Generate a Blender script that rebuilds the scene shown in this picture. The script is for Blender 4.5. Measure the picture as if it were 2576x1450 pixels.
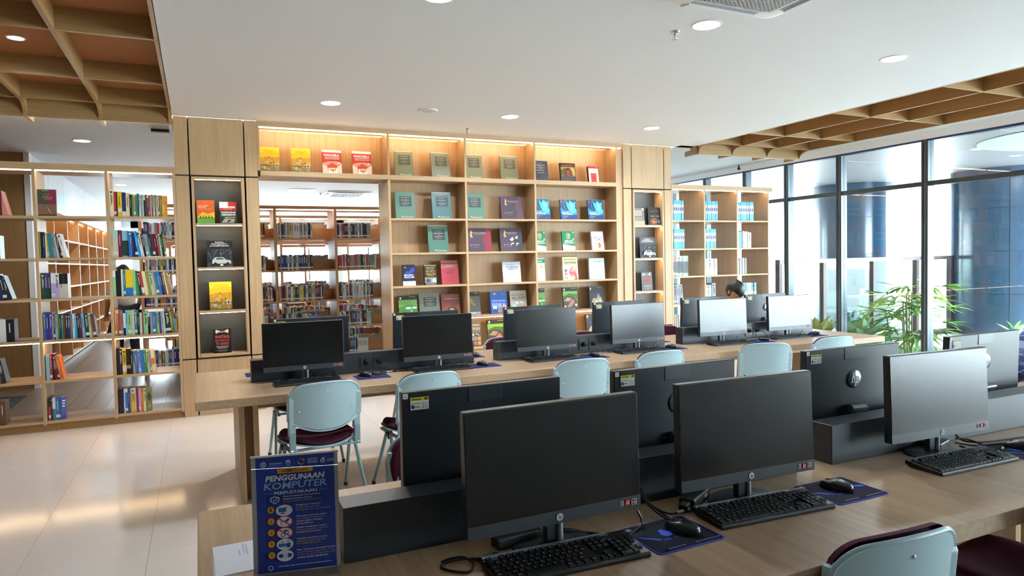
import bpy, bmesh, math, random
from mathutils import Vector, Matrix
random.seed(7)
for o in list(bpy.data.objects): bpy.data.objects.remove(o, do_unlink=True)
scene = bpy.context.scene
COL = scene.collection
PI = math.pi
R = math.radians

# ------------------------------------------------------------------ camera
def set_camera():
    y, p, r = R(24.735), R(-2.276), R(-1.2328)
    fwd = Vector((math.sin(y)*math.cos(p), math.cos(y)*math.cos(p), math.sin(p)))
    right = Vector((math.cos(y), -math.sin(y), 0)); up = right.cross(fwd)
    c, s = math.cos(r), math.sin(r)
    r2 = c*right+s*up; u2 = -s*right+c*up
    cd = bpy.data.cameras.new('camera'); co = bpy.data.objects.new('camera', cd); COL.objects.link(co)
    m = Matrix((r2, u2, -fwd)).transposed().to_4x4(); m.translation = Vector((0, -7.774, 1.546))
    co.matrix_world = m
    cd.sensor_width = 36; cd.lens = 1709.84/2576*36; cd.clip_start = .05; cd.clip_end = 300
    scene.camera = co
set_camera()

# ------------------------------------------------------------------ world, exposure, daylight portals
SKY = 23.0            # overcast sky brightness
LAMP = 0.78           # ceiling downlights
STRIP = 15.0         # warm shelf strips
scene.view_settings.view_transform = 'Standard'
scene.view_settings.look = 'None'
scene.view_settings.gamma = 1
scene.view_settings.exposure = 0.7
scene.view_settings.use_curve_mapping = False
w = bpy.data.worlds.new('world'); scene.world = w; w.use_nodes = True
bg = w.node_tree.nodes['Background']; bg.inputs[0].default_value = (.76, .90, 1.0, 1); bg.inputs[1].default_value = SKY
scene.cycles.max_bounces = 9; scene.cycles.diffuse_bounces = 5; scene.cycles.glossy_bounces = 4
scene.cycles.transparent_max_bounces = 12; scene.cycles.transmission_bounces = 4
scene.cycles.sample_clamp_indirect = 6.0; scene.cycles.caustics_reflective = False; scene.cycles.caustics_refractive = False
scene.cycles.use_denoising = True
def portal(x, y0, y1, z0, z1, face):
    l = bpy.data.lights.new('daylight_portal', 'AREA'); l.shape = 'RECTANGLE'; l.size = z1-z0; l.size_y = y1-y0
    l.cycles.is_portal = True
    o = bpy.data.objects.new('daylight_portal', l); COL.objects.link(o)
    o.location = (x, (y0+y1)/2, (z0+z1)/2); o.rotation_euler = (0, PI/2*face, 0)
portal(8.75, -12.3, 9.0, 0.05, 3.0, 1)

# ------------------------------------------------------------------ materials
def lin(h):
    if not isinstance(h, str): return tuple(h)
    h = h.lstrip('#'); o = []
    for i in (0, 2, 4):
        c = int(h[i:i+2], 16)/255
        o.append(c/12.92 if c <= .04045 else ((c+.055)/1.055)**2.4)
    return tuple(o)
_M = {}
def mat(col, rough=.5, metal=0., spec=.5, emit=0., var=.06, vscale=30., bump=0., coat=0., trans=0.):
    key = (col, rough, metal, spec, emit, var, vscale, bump, coat, trans)
    if key in _M: return _M[key]
    m = bpy.data.materials.new('m'); m.use_nodes = True; nt = m.node_tree; b = nt.nodes['Principled BSDF']
    c = lin(col)
    b.inputs['Roughness'].default_value = rough; b.inputs['Metallic'].default_value = metal
    b.inputs['Specular IOR Level'].default_value = spec; b.inputs['Coat Weight'].default_value = coat
    b.inputs['Base Color'].default_value = (*c, 1)
    if emit: b.inputs['Emission Color'].default_value = (*c, 1); b.inputs['Emission Strength'].default_value = emit
    if trans: b.inputs['Transmission Weight'].default_value = trans
    if var or bump:
        tc = nt.nodes.new('ShaderNodeTexCoord'); n = nt.nodes.new('ShaderNodeTexNoise')
        n.inputs['Scale'].default_value = vscale; n.inputs['Detail'].default_value = 3
        nt.links.new(tc.outputs['Object'], n.inputs['Vector'])
        if var:
            mx = nt.nodes.new('ShaderNodeMix'); mx.data_type = 'RGBA'
            mx.inputs[6].default_value = (*[x*(1-var) for x in c], 1); mx.inputs[7].default_value = (*[min(1, x*(1+var)) for x in c], 1)
            nt.links.new(n.outputs['Fac'], mx.inputs[0]); nt.links.new(mx.outputs[2], b.inputs['Base Color'])
        if bump:
            bp = nt.nodes.new('ShaderNodeBump'); bp.inputs['Strength'].default_value = bump; bp.inputs['Distance'].default_value = .002
            nt.links.new(n.outputs['Fac'], bp.inputs['Height']); nt.links.new(bp.outputs[0], b.inputs['Normal'])
    _M[key] = m; return m
def wood(c1, c2, axis='z', rough=.4, scale=1., spec=.4):
    key = ('wood', c1, c2, axis, rough, scale)
    if key in _M: return _M[key]
    m = bpy.data.materials.new('oak'); m.use_nodes = True; nt = m.node_tree; b = nt.nodes['Principled BSDF']
    tc = nt.nodes.new('ShaderNodeTexCoord'); mp = nt.nodes.new('ShaderNodeMapping')
    s = {'x': (1.2, 45, 45), 'y': (45, 1.2, 45), 'z': (45, 45, 1.2)}[axis]
    mp.inputs['Scale'].default_value = [v*scale for v in s]
    nt.links.new(tc.outputs['Object'], mp.inputs[0])
    n1 = nt.nodes.new('ShaderNodeTexNoise'); n1.inputs['Scale'].default_value = 1.; n1.inputs['Detail'].default_value = 6; n1.inputs['Roughness'].default_value = .65
    nt.links.new(mp.outputs[0], n1.inputs['Vector'])
    n2 = nt.nodes.new('ShaderNodeTexNoise'); n2.inputs['Scale'].default_value = 4.5; n2.inputs['Detail'].default_value = 2
    nt.links.new(mp.outputs[0], n2.inputs['Vector'])
    ad = nt.nodes.new('ShaderNodeMath'); ad.operation = 'MULTIPLY_ADD'; ad.inputs[1].default_value = .45
    nt.links.new(n2.outputs['Fac'], ad.inputs[0]); nt.links.new(n1.outputs['Fac'], ad.inputs[2])
    rp = nt.nodes.new('ShaderNodeValToRGB'); rp.color_ramp.elements[0].position = .5; rp.color_ramp.elements[1].position = .95
    rp.color_ramp.elements[0].color = (*lin(c1), 1); rp.color_ramp.elements[1].color = (*lin(c2), 1)
    nt.links.new(ad.outputs[0], rp.inputs[0]); nt.links.new(rp.outputs[0], b.inputs['Base Color'])
    b.inputs['Roughness'].default_value = rough; b.inputs['Specular IOR Level'].default_value = spec
    bp = nt.nodes.new('ShaderNodeBump'); bp.inputs['Strength'].default_value = .06; bp.inputs['Distance'].default_value = .002
    nt.links.new(ad.outputs[0], bp.inputs['Height']); nt.links.new(bp.outputs[0], b.inputs['Normal'])
    _M[key] = m; return m
def glass_mat(tint=(.97, .99, .985), refl=1.):
    key = ('glass', tint, refl)
    if key in _M: return _M[key]
    m = bpy.data.materials.new('glass'); m.use_nodes = True; nt = m.node_tree; nt.nodes.remove(nt.nodes['Principled BSDF'])
    out = nt.nodes['Material Output']; tr = nt.nodes.new('ShaderNodeBsdfTransparent'); tr.inputs[0].default_value = (*tint, 1)
    gl = nt.nodes.new('ShaderNodeBsdfGlossy'); gl.inputs['Roughness'].default_value = .0
    fr = nt.nodes.new('ShaderNodeLayerWeight'); fr.inputs[0].default_value = .5
    pw = nt.nodes.new('ShaderNodeMath'); pw.operation = 'POWER'; pw.inputs[1].default_value = 5.
    mu = nt.nodes.new('ShaderNodeMath'); mu.operation = 'MULTIPLY_ADD'; mu.inputs[1].default_value = .96*refl; mu.inputs[2].default_value = .035*refl
    mx = nt.nodes.new('ShaderNodeMixShader'); nt.links.new(fr.outputs['Facing'], pw.inputs[0]); nt.links.new(pw.outputs[0], mu.inputs[0]); nt.links.new(mu.outputs[0], mx.inputs[0])
    nt.links.new(tr.outputs[0], mx.inputs[1]); nt.links.new(gl.outputs[0], mx.inputs[2]); nt.links.new(mx.outputs[0], out.inputs[0])
    _M[key] = m; return m

OAK = wood('#b18f68', '#c6a680', 'z')             # pillars and bookcases
OAKX = wood('#b18f68', '#c6a680', 'x')
OAKY = wood('#b18f68', '#c6a680', 'y')
TOPW = wood('#9c8064', '#b4997a', 'y', .34)        # desk tops
COFF = wood('#98764a', '#aa885a', 'x', .5)
COFFY = wood('#98764a', '#aa885a', 'y', .5)
COFFTOP = wood('#9a6238', '#a86d42', 'x', .55)
AISLE = wood('#bb8759', '#c99768', 'x', .45)
AISLEZ = wood('#bb8759', '#c99768', 'z', .45)
CUBW = wood('#c4935f', '#d2a270', 'z', .45)
BROWN = wood('#8d6a42', '#9f7a4e', 'z', .5)
PLANK = wood('#75655a', '#8b7a6d', 'y', .33)
WHITE = mat('#f0f0ee', .6, var=.015, vscale=3)
GYP = mat('#eff3f7', .75, var=.012, vscale=2)
DARKGAP = mat('#1c1a18', .7, var=.1)
SLATE = mat('#2b3239', .40, var=.05, vscale=60)
MONBACK = mat('#252b30', .36, var=.05, vscale=120)
BEZEL = mat('#363c41', .35, var=.04, vscale=90)
BLK = mat('#0e0f11', .4, var=.1)
BLKM = mat('#16171a', .55, var=.1)
SILV = mat('#b4babf', .35, .35, var=.02)
CHROME = mat('#d5d8dc', .12, 1., var=.01)
PLAS = mat('#9db7bd', .35, var=.03, vscale=40)
TUBE = mat('#7f9ba0', .32, .35, var=.03)
MAROON = mat('#4a1a30', .85, spec=.2, var=.12, vscale=400, bump=.25)
RUB = mat('#101010', .8, var=.1)
PAPER = mat('#efede6', .7, var=.02)
PAGES = mat('#d9cdb6', .8, var=.12, vscale=300)
LEDW = mat((1., .74, .43), emit=STRIP, var=0)
LEDN = mat((1., .80, .52), emit=STRIP*3., var=0)
LEDLOW = mat((1., .74, .43), emit=STRIP*1.5, var=0)
LEDCUB = mat((1., .74, .43), emit=STRIP*.35, var=0)
LAMPM = mat((.96, .98, 1.), emit=14., var=0)

# ------------------------------------------------------------------ mesh builder
class MB:
    def __init__(s): s.v = []; s.f = []; s.m = []
    def quad(s, pts, m=0):
        b = len(s.v); s.v += [tuple(p) for p in pts]; s.f.append(tuple(range(b, b+len(pts)))); s.m.append(m); return s
    def box(s, x0, y0, z0, x1, y1, z1, m=0):
        b = len(s.v)
        s.v += [(x0, y0, z0), (x1, y0, z0), (x1, y1, z0), (x0, y1, z0), (x0, y0, z1), (x1, y0, z1), (x1, y1, z1), (x0, y1, z1)]
        for q in ((0, 3, 2, 1), (4, 5, 6, 7), (0, 1, 5, 4), (1, 2, 6, 5), (2, 3, 7, 6), (3, 0, 4, 7)):
            s.f.append(tuple(b+i for i in q)); s.m.append(m)
        return s
    def prism(s, poly, axis, a, b_, m=0):
        def P(u, v, t): return {'x': (t, u, v), 'y': (u, t, v), 'z': (u, v, t)}[axis]
        n = len(poly); b = len(s.v)
        s.v += [P(u, v, a) for u, v in poly]+[P(u, v, b_) for u, v in poly]
        s.f.append(tuple(b+i for i in range(n))[::-1]); s.m.append(m)
        s.f.append(tuple(b+n+i for i in range(n))); s.m.append(m)
        for i in range(n):
            j = (i+1) % n; s.f.append((b+i, b+j, b+n+j, b+n+i)); s.m.append(m)
        return s
    def tube(s, pts, r, n=8, m=0, flat=1., caps=True):
        pts = [Vector(p) for p in pts]; k = len(pts); rs = r if isinstance(r, (list, tuple)) else [r]*k
        b = len(s.v); ref = None
        for i, p in enumerate(pts):
            t = (pts[min(i+1, k-1)]-pts[max(i-1, 0)]).normalized()
            if ref is None: ref = Vector((1, 0, 0)) if abs(t.x) < .9 else Vector((0, 1, 0))
            u = (ref-t*ref.dot(t)).normalized(); ref = u; w_ = t.cross(u)
            for j in range(n):
                a = 2*PI*j/n; s.v.append(tuple(p+u*math.cos(a)*rs[i]*flat+w_*math.sin(a)*rs[i]))
        for i in range(k-1):
            for j in range(n):
                j2 = (j+1) % n; s.f.append((b+i*n+j, b+i*n+j2, b+(i+1)*n+j2, b+(i+1)*n+j)); s.m.append(m)
        if caps:
            s.f.append(tuple(b+j for j in range(n))[::-1]); s.m.append(m)
            s.f.append(tuple(b+(k-1)*n+j for j in range(n))); s.m.append(m)
        return s
    def lathe(s, prof, n=20, c=(0, 0, 0), m=0, axis='z'):
        b = len(s.v)
        for r_, z in prof:
            for j in range(n):
                a = 2*PI*j/n; p = (r_*math.cos(a), r_*math.sin(a), z)
                if axis == 'y': p = (p[0], p[2], p[1])
                if axis == 'x': p = (p[2], p[0], p[1])
                s.v.append((p[0]+c[0], p[1]+c[1], p[2]+c[2]))
        for i in range(len(prof)-1):
            for j in range(n):
                j2 = (j+1) % n; s.f.append((b+i*n+j, b+i*n+j2, b+(i+1)*n+j2, b+(i+1)*n+j)); s.m.append(m)
        s.f.append(tuple(b+j for j in range(n))[::-1]); s.m.append(m)
        e = b+(len(prof)-1)*n; s.f.append(tuple(e+j for j in range(n))); s.m.append(m)
        return s
    def ell(s, c, r, n=12, k=8, m=0):
        b = len(s.v)
        for i in range(k+1):
            t = PI*i/k
            for j in range(n):
                a = 2*PI*j/n
                s.v.append((c[0]+r[0]*math.sin(t)*math.cos(a), c[1]+r[1]*math.sin(t)*math.sin(a), c[2]-r[2]*math.cos(t)))
        for i in range(k):
            for j in range(n):
                j2 = (j+1) % n; s.f.append((b+i*n+j, b+i*n+j2, b+(i+1)*n+j2, b+(i+1)*n+j)); s.m.append(m)
        return s
    def mesh(s, mats, smooth=False, bev=0., seg=1):
        me = bpy.data.meshes.new('mesh'); me.from_pydata(s.v, [], s.f)
        if not isinstance(mats, (list, tuple)): mats = [mats]
        for q in mats: me.materials.append(q)
        if len(mats) > 1: me.polygons.foreach_set('material_index', s.m)
        bm = bmesh.new(); bm.from_mesh(me)
        if smooth or bev: bmesh.ops.remove_doubles(bm, verts=bm.verts, dist=1e-6)
        bmesh.ops.recalc_face_normals(bm, faces=bm.faces)
        if bev:
            ed = [e for e in bm.edges if len(e.link_faces) == 2 and e.calc_face_angle(0) > .5]
            bmesh.ops.bevel(bm, geom=ed, offset=bev, segments=seg, affect='EDGES', profile=.6, clamp_overlap=True)
        bm.to_mesh(me); bm.free()
        if smooth:
            me.shade_smooth(); me.set_sharp_from_angle(angle=R(38))
        me.update(); return me
    def build(s, name, mats, parent=None, loc=None, **k): return link(name, s.mesh(mats, **k), parent, loc)

def link(name, me, parent=None, loc=None, rot=None):
    o = bpy.data.objects.new(name, me); COL.objects.link(o)
    if parent: o.parent = parent
    if loc: o.location = loc
    if rot: o.rotation_euler = rot
    return o
def tag(o, label=None, cat=None, group=None, kind=None):
    if label: o['label'] = label
    if cat: o['category'] = cat
    if group: o['group'] = group
    if kind: o['kind'] = kind
    return o
def thing(name, label, cat, loc=(0, 0, 0), rz=0., group=None, scale=None):
    o = bpy.data.objects.new(name, None); COL.objects.link(o); o.location = loc; o.rotation_euler = (0, 0, rz)
    o.empty_display_size = .05
    return tag(o, label, cat, group)
def struct(name, parent=None, loc=None):
    o = bpy.data.objects.new(name, None); COL.objects.link(o)
    if parent: o.parent = parent
    if loc: o.location = loc
    o['kind'] = 'structure'; return o
KIDS = {}
def copy_tree(o, parent=None):
    c = o.copy(); COL.objects.link(c)
    if parent: c.parent = parent
    for ch in list(o.children): copy_tree(ch, c)
    return c
def box(name, a, b, m, parent=None, bev=0., **k): return MB().box(*a, *b).build(name, m, parent, bev=bev, **k)

# flat text as mesh data: vertices and faces in the XY plane, cached by text
_T = {}
def textgeo(txt, bold=0., shear=0.):
    key = (txt, bold, shear)
    if key in _T: return _T[key]
    cu = bpy.data.curves.new('t', 'FONT'); cu.body = txt; cu.size = 1; cu.resolution_u = 2; cu.align_x = 'CENTER'; cu.align_y = 'CENTER'
    cu.offset = bold; cu.shear = shear; cu.fill_mode = 'FRONT'
    ob = bpy.data.objects.new('t', cu); me = bpy.data.meshes.new_from_object(ob)
    v = [(p.co.x, p.co.y) for p in me.vertices]; f = [tuple(p.vertices) for p in me.polygons]
    bpy.data.objects.remove(ob); bpy.data.curves.remove(cu); bpy.data.meshes.remove(me)
    xs = [p[0] for p in v] or [0, 1]; ys = [p[1] for p in v] or [0, 1]
    _T[key] = (v, f, min(xs), max(xs), min(ys), max(ys)); return _T[key]

class Flat:
    """flat print on a w x h sheet in the XZ plane facing -y; coordinates run 0..1 across and up"""
    def __init__(s, w, h, y0=0.): s.w = w; s.h = h; s.y = y0; s.mb = MB(); s.mats = []; s.k = 0; s.step = .00025
    def _m(s, col):
        m = col if isinstance(col, bpy.types.Material) else mat(col, .55, var=.04)
        if m not in s.mats: s.mats.append(m)
        s.k += 1; return s.mats.index(m)
    def P(s, x, y): return (x*s.w, s.y-s.k*s.step, y*s.h)
    def poly(s, pts, col): i = s._m(col); s.mb.quad([s.P(*p) for p in pts], i); return s
    def r(s, x0, y0, x1, y1, col): return s.poly([(x0, y0), (x1, y0), (x1, y1), (x0, y1)], col)
    def e(s, cx, cy, rx, ry, col, n=14): return s.poly([(cx+rx*math.cos(2*PI*i/n), cy+ry*math.sin(2*PI*i/n)) for i in range(n)], col)
    def ring(s, cx, cy, rx, ry, t, col, n=18, a0=0., a1=2*PI):
        i = s._m(col)
        for q in range(n):
            a, b = a0+(a1-a0)*q/n, a0+(a1-a0)*(q+1)/n
            s.mb.quad([s.P(cx+rx*k*math.cos(u), cy+ry*k*math.sin(u)) for u, k in ((a, 1), (b, 1), (b, 1-t), (a, 1-t))], i)
        return s
    def t(s, txt, cx, cy, wd, ht, col, bold=.02, shear=0.):
        v, f, x0, x1, y0, y1 = textgeo(txt, bold, shear); i = s._m(col); b = len(s.mb.v)
        sx = wd/(x1-x0); sy = ht/(y1-y0)
        s.mb.v += [s.P(cx+(p[0]-(x0+x1)/2)*sx, cy+(p[1]-(y0+y1)/2)*sy) for p in v]
        for q in f: s.mb.f.append(tuple(b+j for j in q)); s.mb.m.append(i)
        return s
    def lines(s, x0, x1, ytop, n, dy, th, col, rag=.25):
        for k in range(n):
            q = random.uniform(0, rag)*(x1-x0)/2; s.r(x0+q, ytop-k*dy-th, x1-q, ytop-k*dy, col)
        return s
    def build(s, name, parent, loc=None): return s.mb.build(name, s.mats, parent, loc)
# ================================================================== SETTING
# ---- floors
fl = MB().box(-7.5, -13, -.25, 8.62, .46, -.004).build('floor', mat('#8d867e', .6)); tag(fl, kind='structure')
TILE = mat('#e0d7d0', .13, spec=.5, var=.05, vscale=2.5)
tme = MB().box(.0007, .0007, -.004, .5993, 1.1993, 0).mesh(TILE)
for i in range(-5, 15):
    for j in range(-6, 1):
        if i*.6+.3 < -2.6 and j < -3: continue
        o = link('tile', tme, fl, (-.3+.6*i, 1.2*j-1.2, 0))
        if j == 0: o.scale = (1, 1.38, 1)
fb = MB().box(-8, .46, -.25, 8.62, 17, -.006).build('floor', mat('#4b4038', .7)); tag(fb, kind='structure')
pme = [MB().box(.0015, .0015, -.006, .1985, 1.4985, 0).mesh(wood(a, b, 'y', .3)) for a, b in (('#75655a', '#8b7a6d'), ('#6e5e52', '#837266'), ('#7c6c60', '#928175'))]
for i in range(24):
    y = .46
    for j in range(7):
        L = .5 if (i % 2 and j == 0) else 1.
        if y > 9.3: break
        o = link('plank', random.choice(pme), fb, (-2.4+.2*i, y, .0)); o.scale = (1, L, 1); y += 1.5*L
fbr = MB().box(-8, .46, -.006, -2.4, 17, 0).box(2.4, .46, -.006, 8.62, 17, 0).box(-2.4, 10.2, -.006, 2.4, 17, 0).build('floor', PLANK); tag(fbr, kind='structure')

# ---- plaster ceilings
ce = MB().box(-.19, -13, 3.1, 6.4, 0., 3.4).build('ceiling', GYP); tag(ce, kind='structure')
cb = MB().box(-8, .16, 3.1, 6.15, 17, 3.4).box(6.15, -.13, 3.1, 8.62, 17, 3.4).box(8.36, -13, 3.1, 8.62, -.13, 3.4).build('ceiling', GYP); tag(cb, kind='structure')
# ---- coffered oak ceilings with crossing beams
def coffer(x0, x1, yend, xs, ys, mirror):
    top = MB().box(x0, -13, 3.25, x1, yend, 3.4).build('ceiling', COFFTOP); tag(top, kind='structure')
    # long beams: their ends curve down to a thin tip
    e = yend
    prof = [(-13, 3.1), (e-.36, 3.1), (e-.28, 3.092), (e-.23, 3.07), (e-.2, 3.04), (e-.18, 3.0), (e-.17, 2.985), (e+.12, 2.985), (e+.12, 3.06), (e, 3.06), (e, 3.26), (-13, 3.26)]
    me = MB().prism(prof, 'x', -.015, .015).mesh(COFFY)
    for x in xs: link('beam', me, top, (x, 0, 0))
    cuts = sorted([x0]+list(xs)+[x1])
    for y in ys:
        for a, b in zip(cuts, cuts[1:]):
            MB().box(a+.015, y-.013, 3.1, b-.015, y+.013, 3.255).build('beam', COFF, top)
    for a, b in zip(cuts, cuts[1:]):          # fascia board closing the coffers
        MB().box(a+.015, e-.175, 2.985, b-.015, e-.15, 3.255).build('beam', COFF, top)
    return top
coffer(-7.5, -.19, .04, [-.2, -.8, -1.4, -2.0, -2.6], [-.38, -1.27, -2.51, -3.75, -5.0], False)
coffer(6.4, 8.36, -.02, [6.42, 7.03, 7.69, 8.34], [-.38, -1.15, -2.39, -3.62, -4.86, -6.1, -7.3], True)

# ---- outer walls
tag(MB().box(-8, -13, 0, -7.5, 17, 3.4).build('wall_left', mat('#d6cfc4', .7)), kind='structure')
tag(MB().box(-7.5, -13.3, 0, 8.62, -13, 3.4).build('wall_behind', mat('#6c5a47', .6)), kind='structure')
tag(MB().box(-7.5, .0, 0, -2.02, .4, 3.1).build('wall_back', OAK), kind='structure')
# solid wall behind the display shelves, leaving the doorway open
tag(MB().box(2.075, .30, 0, 5.28, .46, 3.1).box(.62, .30, 2.575, 2.075, .46, 3.1).build('wall_back', mat('#d9d4cc', .7)), kind='structure')
# far end of the reading hall: bright windows between piers
wf = struct('wall_far')
for i in range(9):
    x = -7.6+1.95*i
    MB().box(x, 15.0, 0, x+.32, 15.3, 3.1).build('pier', WHITE, wf)
MB().box(-8, 15, 0, 8.62, 15.3, .35).box(-8, 15, 2.75, 8.62, 15.3, 3.1).build('lintel', WHITE, wf)
for i in range(8):
    x = -7.28+1.95*i; wn = struct('window_%d' % (i+30))
    MB().box(x, 15.1, 1.5, x+1.63, 15.14, 1.55).box(x+.8, 15.1, .35, x+.84, 15.14, 2.75).build('frame', mat('#53606a', .4, var=.03), wn)
    MB().box(x, 15.11, .35, x+1.63, 15.12, 2.75).build('pane', glass_mat(), wn)

# ---- window wall on the garden side (x = 8.62)
ys = [9.2, 7.2, 5.2, 4.2, 3.2, 2.2, 1.19, .28, -.7, -2.0, -3.3, -4.6, -5.9, -7.2, -8.5, -9.8, -11.1, -12.4]
MUL = mat('#3a4750', .3, .3, var=.03)
for i, (ya, yb) in enumerate(zip(ys, ys[1:])):
    wn = struct('window_%d' % (i+1), loc=(8.62, yb, 0))
    L = ya-yb
    MB().box(-.06, -.045, 0, .06, -.012, 3.0).box(-.06, .016, 0, .06, .045, 3.0).build('mullion', MUL, wn); MB().box(-.05, -.012, 0, .05, .016, 3.0).build('mullion_cover', mat('#6d8082', .35, .3, var=.03), wn)
    MB().box(-.05, .045, 2.4, .04, L-.045, 2.46).build('transom', MUL, wn)
    MB().box(-.05, .045, 0, .04, L-.045, .06).build('sill', MUL, wn)
    MB().box(-.05, .045, 2.975, .04, L-.045, 3.0).build('head', mat('#22305a', .4), wn)
    MB().box(-.006, .045, .06, .006, L-.045, 2.4).build('pane', glass_mat(), wn)
    MB().box(-.006, .045, 2.46, .006, L-.045, 2.975).build('pane', glass_mat(), wn)
tag(MB().box(8.56, -13, 3.0, 8.7, 15, 3.1).box(8.56, 9.2, 0, 8.7, 15, 3.0).box(8.56, -13, 0, 8.7, -12.4, 3.0).build('wall_right', GYP), kind='structure')

# ---- outside: overhanging soffit, paving, lawn
ex = MB().box(8.7, -16, 3.05, 14.6, 18, 3.3).build('ceiling', mat('#7a797d', .45, var=.03, vscale=2)); tag(ex, kind='structure')
for a in range(-4, 6):
    MB().box(8.72, a*2.6-.004, 3.045, 14.58, a*2.6+.004, 3.051).build('joint', mat('#8d9294', .6), ex)
gp = MB().box(8.7, -40, -.3, 60, 60, -.02).build('ground', mat('#dcddd8', .7, var=.04, vscale=.6)); tag(gp, kind='structure')

# ---- panelled wall of the far corridor, built-in cubby wall
wp = struct('wall_corridor')
x = -7.4
while x < -2.03:
    x2 = min(x+.62, -2.02) if abs(x+.62+2.02) > .2 else -2.02
    MB().box(x+.004, 3.0, .0, x2-.004, 3.06, 3.1).build('panel', BROWN, wp); x = x2
MB().box(-7.4, 3.03, 0, -2.02, 3.08, 3.1).build('core', DARKGAP, wp)
MB().box(-2.02, 2.98, 0, -1.955, 3.12, 3.1).build('jamb', WHITE, wp)
wq = struct('wall_cubby')
for i in range(10):
    y = 3.12+1.2*i
    MB().box(-2.4, y+.004, 2.78, -1.975, y+1.196, 3.1).build('panel', mat('#c9ccd2', .45, var=.05, vscale=3), wq)
    MB().box(-2.4, y+.004, 2.5, -1.97, y+1.196, 2.776).build('panel', mat('#b9d5e0', .4, var=.04, vscale=3), wq)
MB().box(-2.45, 3.12, 0, -2.38, 15, 3.1).build('core', mat('#9aa0a6', .6), wq)
# lamps sunk in the plaster
def downlight(x, y, z, label, power=24., r=.088, group='round ceiling downlights'):
    t = thing('downlight', label, 'downlight', (x, y, z), group=group)
    MB().lathe([(r+.014, 0), (r+.014, -.004), (r+.002, -.006), (r, -.002), (r, 0)], 24).build('trim_ring', WHITE, t, smooth=True)
    MB().lathe([(r, -.001), (r, -.0035)], 24).build('lens', LAMPM, t)
    l = bpy.data.lights.new('lamp', 'AREA'); l.shape = 'DISK'; l.size = r*2; l.energy = power*LAMP; l.color = (.86, .94, 1.); l.spread = R(150)
    o = bpy.data.objects.new('lamp', l); COL.objects.link(o); o.parent = t; o.location = (0, 0, -.012)
    return t
D = [(1.21, -1.08, 'downlight above the open doorway end of the display wall'), (3.10, -1.08, 'middle downlight of the row along the display wall'),
     (4.98, -1.05, 'downlight nearest the far niche pillar in the row along the wall'), (1.33, -3.95, 'downlight cut by the top edge of the picture'),
     (3.15, -4.14, 'downlight right beside the white air conditioning cassette'), (5.11, -4.07, 'downlight alone on the bright ceiling near the windows')]
for x, y, s in D: downlight(x, y, 3.1, s)
downlight(-1.145, -1.72, 3.25, 'small dark-rimmed downlight in the wooden coffered ceiling', 8., .05)
for x, y, s in ((-1.21, 1.83, 'downlight on the lower ceiling above the open bookcase'), (-1.23, 6.6, 'downlight seen through the top shelf of the open bookcase'),
                (2.35, 8.6, 'downlight behind the doorway near the ceiling cassette'), (3.9, 8.6, 'downlight touching the doorway jamb, above the far bookcase'),
                (.6, 4.4, 'downlight over the book aisle, hidden behind the pillar'), (.6, 11, 'downlight deep in the book hall')):
    downlight(x, y, 3.1, s, 16.)
downlight(10.48, -1.52, 3.05, 'downlight in the outdoor soffit beyond the glass', 6.)
# ================================================================== BUILT-IN FURNITURE
ZS = [2.074, 1.669, 1.277, .882, .489, .098]
# ---- niche pillars
def pillar(x0, x3, xg0, xg1, nx0, nx1, label, nb, zbot):
    t = thing('niche_pillar', label, 'pillar', (0, 0, 0), group='oak pillars with lit display niches')
    MB().box(x0+.004, .055, 0, xg0, .46, 3.1).box(xg1, .055, 0, x3-.004, .46, 3.1).box(xg0, .055, 0, xg1, .46, .596).box(xg0, .055, 2.5, xg1, .46, 3.1).box(xg0, .205, .596, xg1, .46, 2.5).build('core', DARKGAP, t)
    zg, zl = 2.5, .596
    g = .006
    for a, b in ((x0, xg0-g), (xg0+g, xg1-g), (xg1+g, x3)):
        for c, d in ((0, zl-g), (zl+g, zg-g), (zg+g, 3.1)):
            mid = a == xg0+g
            if mid and c == zl+g: continue
            MB().box(a, -.0, c, b, .06 if not mid else .06, d).build('panel', OAK, t, bev=.002)
    # niche frame standing a little proud, open boxes with dark backs
    a, b, c, d = xg0+.012, xg1-.012, zl+.012, zg-.012
    f = .026
    MB().box(a, -.012, c, a+f, .2, d).box(b-f, -.012, c, b, .2, d).box(a+f, -.012, d-f, b-f, .2, d).box(a+f, -.012, c, b-f, .2, c+f).build('niche_frame', OAK, t, bev=.002)
    MB().box(a+f, .175, c+f, b-f, .2, d-f).build('niche_back', mat('#41484f', .5, var=.05, vscale=50), t)
    zz = []
    n = 4; H = (d-c-f*2)
    for k in range(n):
        z = c+f+k*(H/n)
        if k: MB().box(a+f, -.004, z-.022, b-f, .175, z).build('shelf', OAKX, t, bev=.0015)
        zz.append(z)
        zt = c+f+(k+1)*(H/n)-(.022 if k < n-1 else 0)
        MB().box(a+f+.01, .012, zt-.0035, b-f-.01, .022, zt-.0005).build('light_strip', LEDN, t)
    return t, zz, (a+f, b-f)
PL, nzL, nxL = pillar(-.18, .615, -.046, .488, 0, 0, 'oak panelled pillar with four lit niches left of the doorway', 4, 0)
PR, nzR, nxR = pillar(5.278, 6.076, 5.411, 5.954, 0, 0, 'oak panelled pillar with lit niches at the far end of the display wall', 4, 0)

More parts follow.
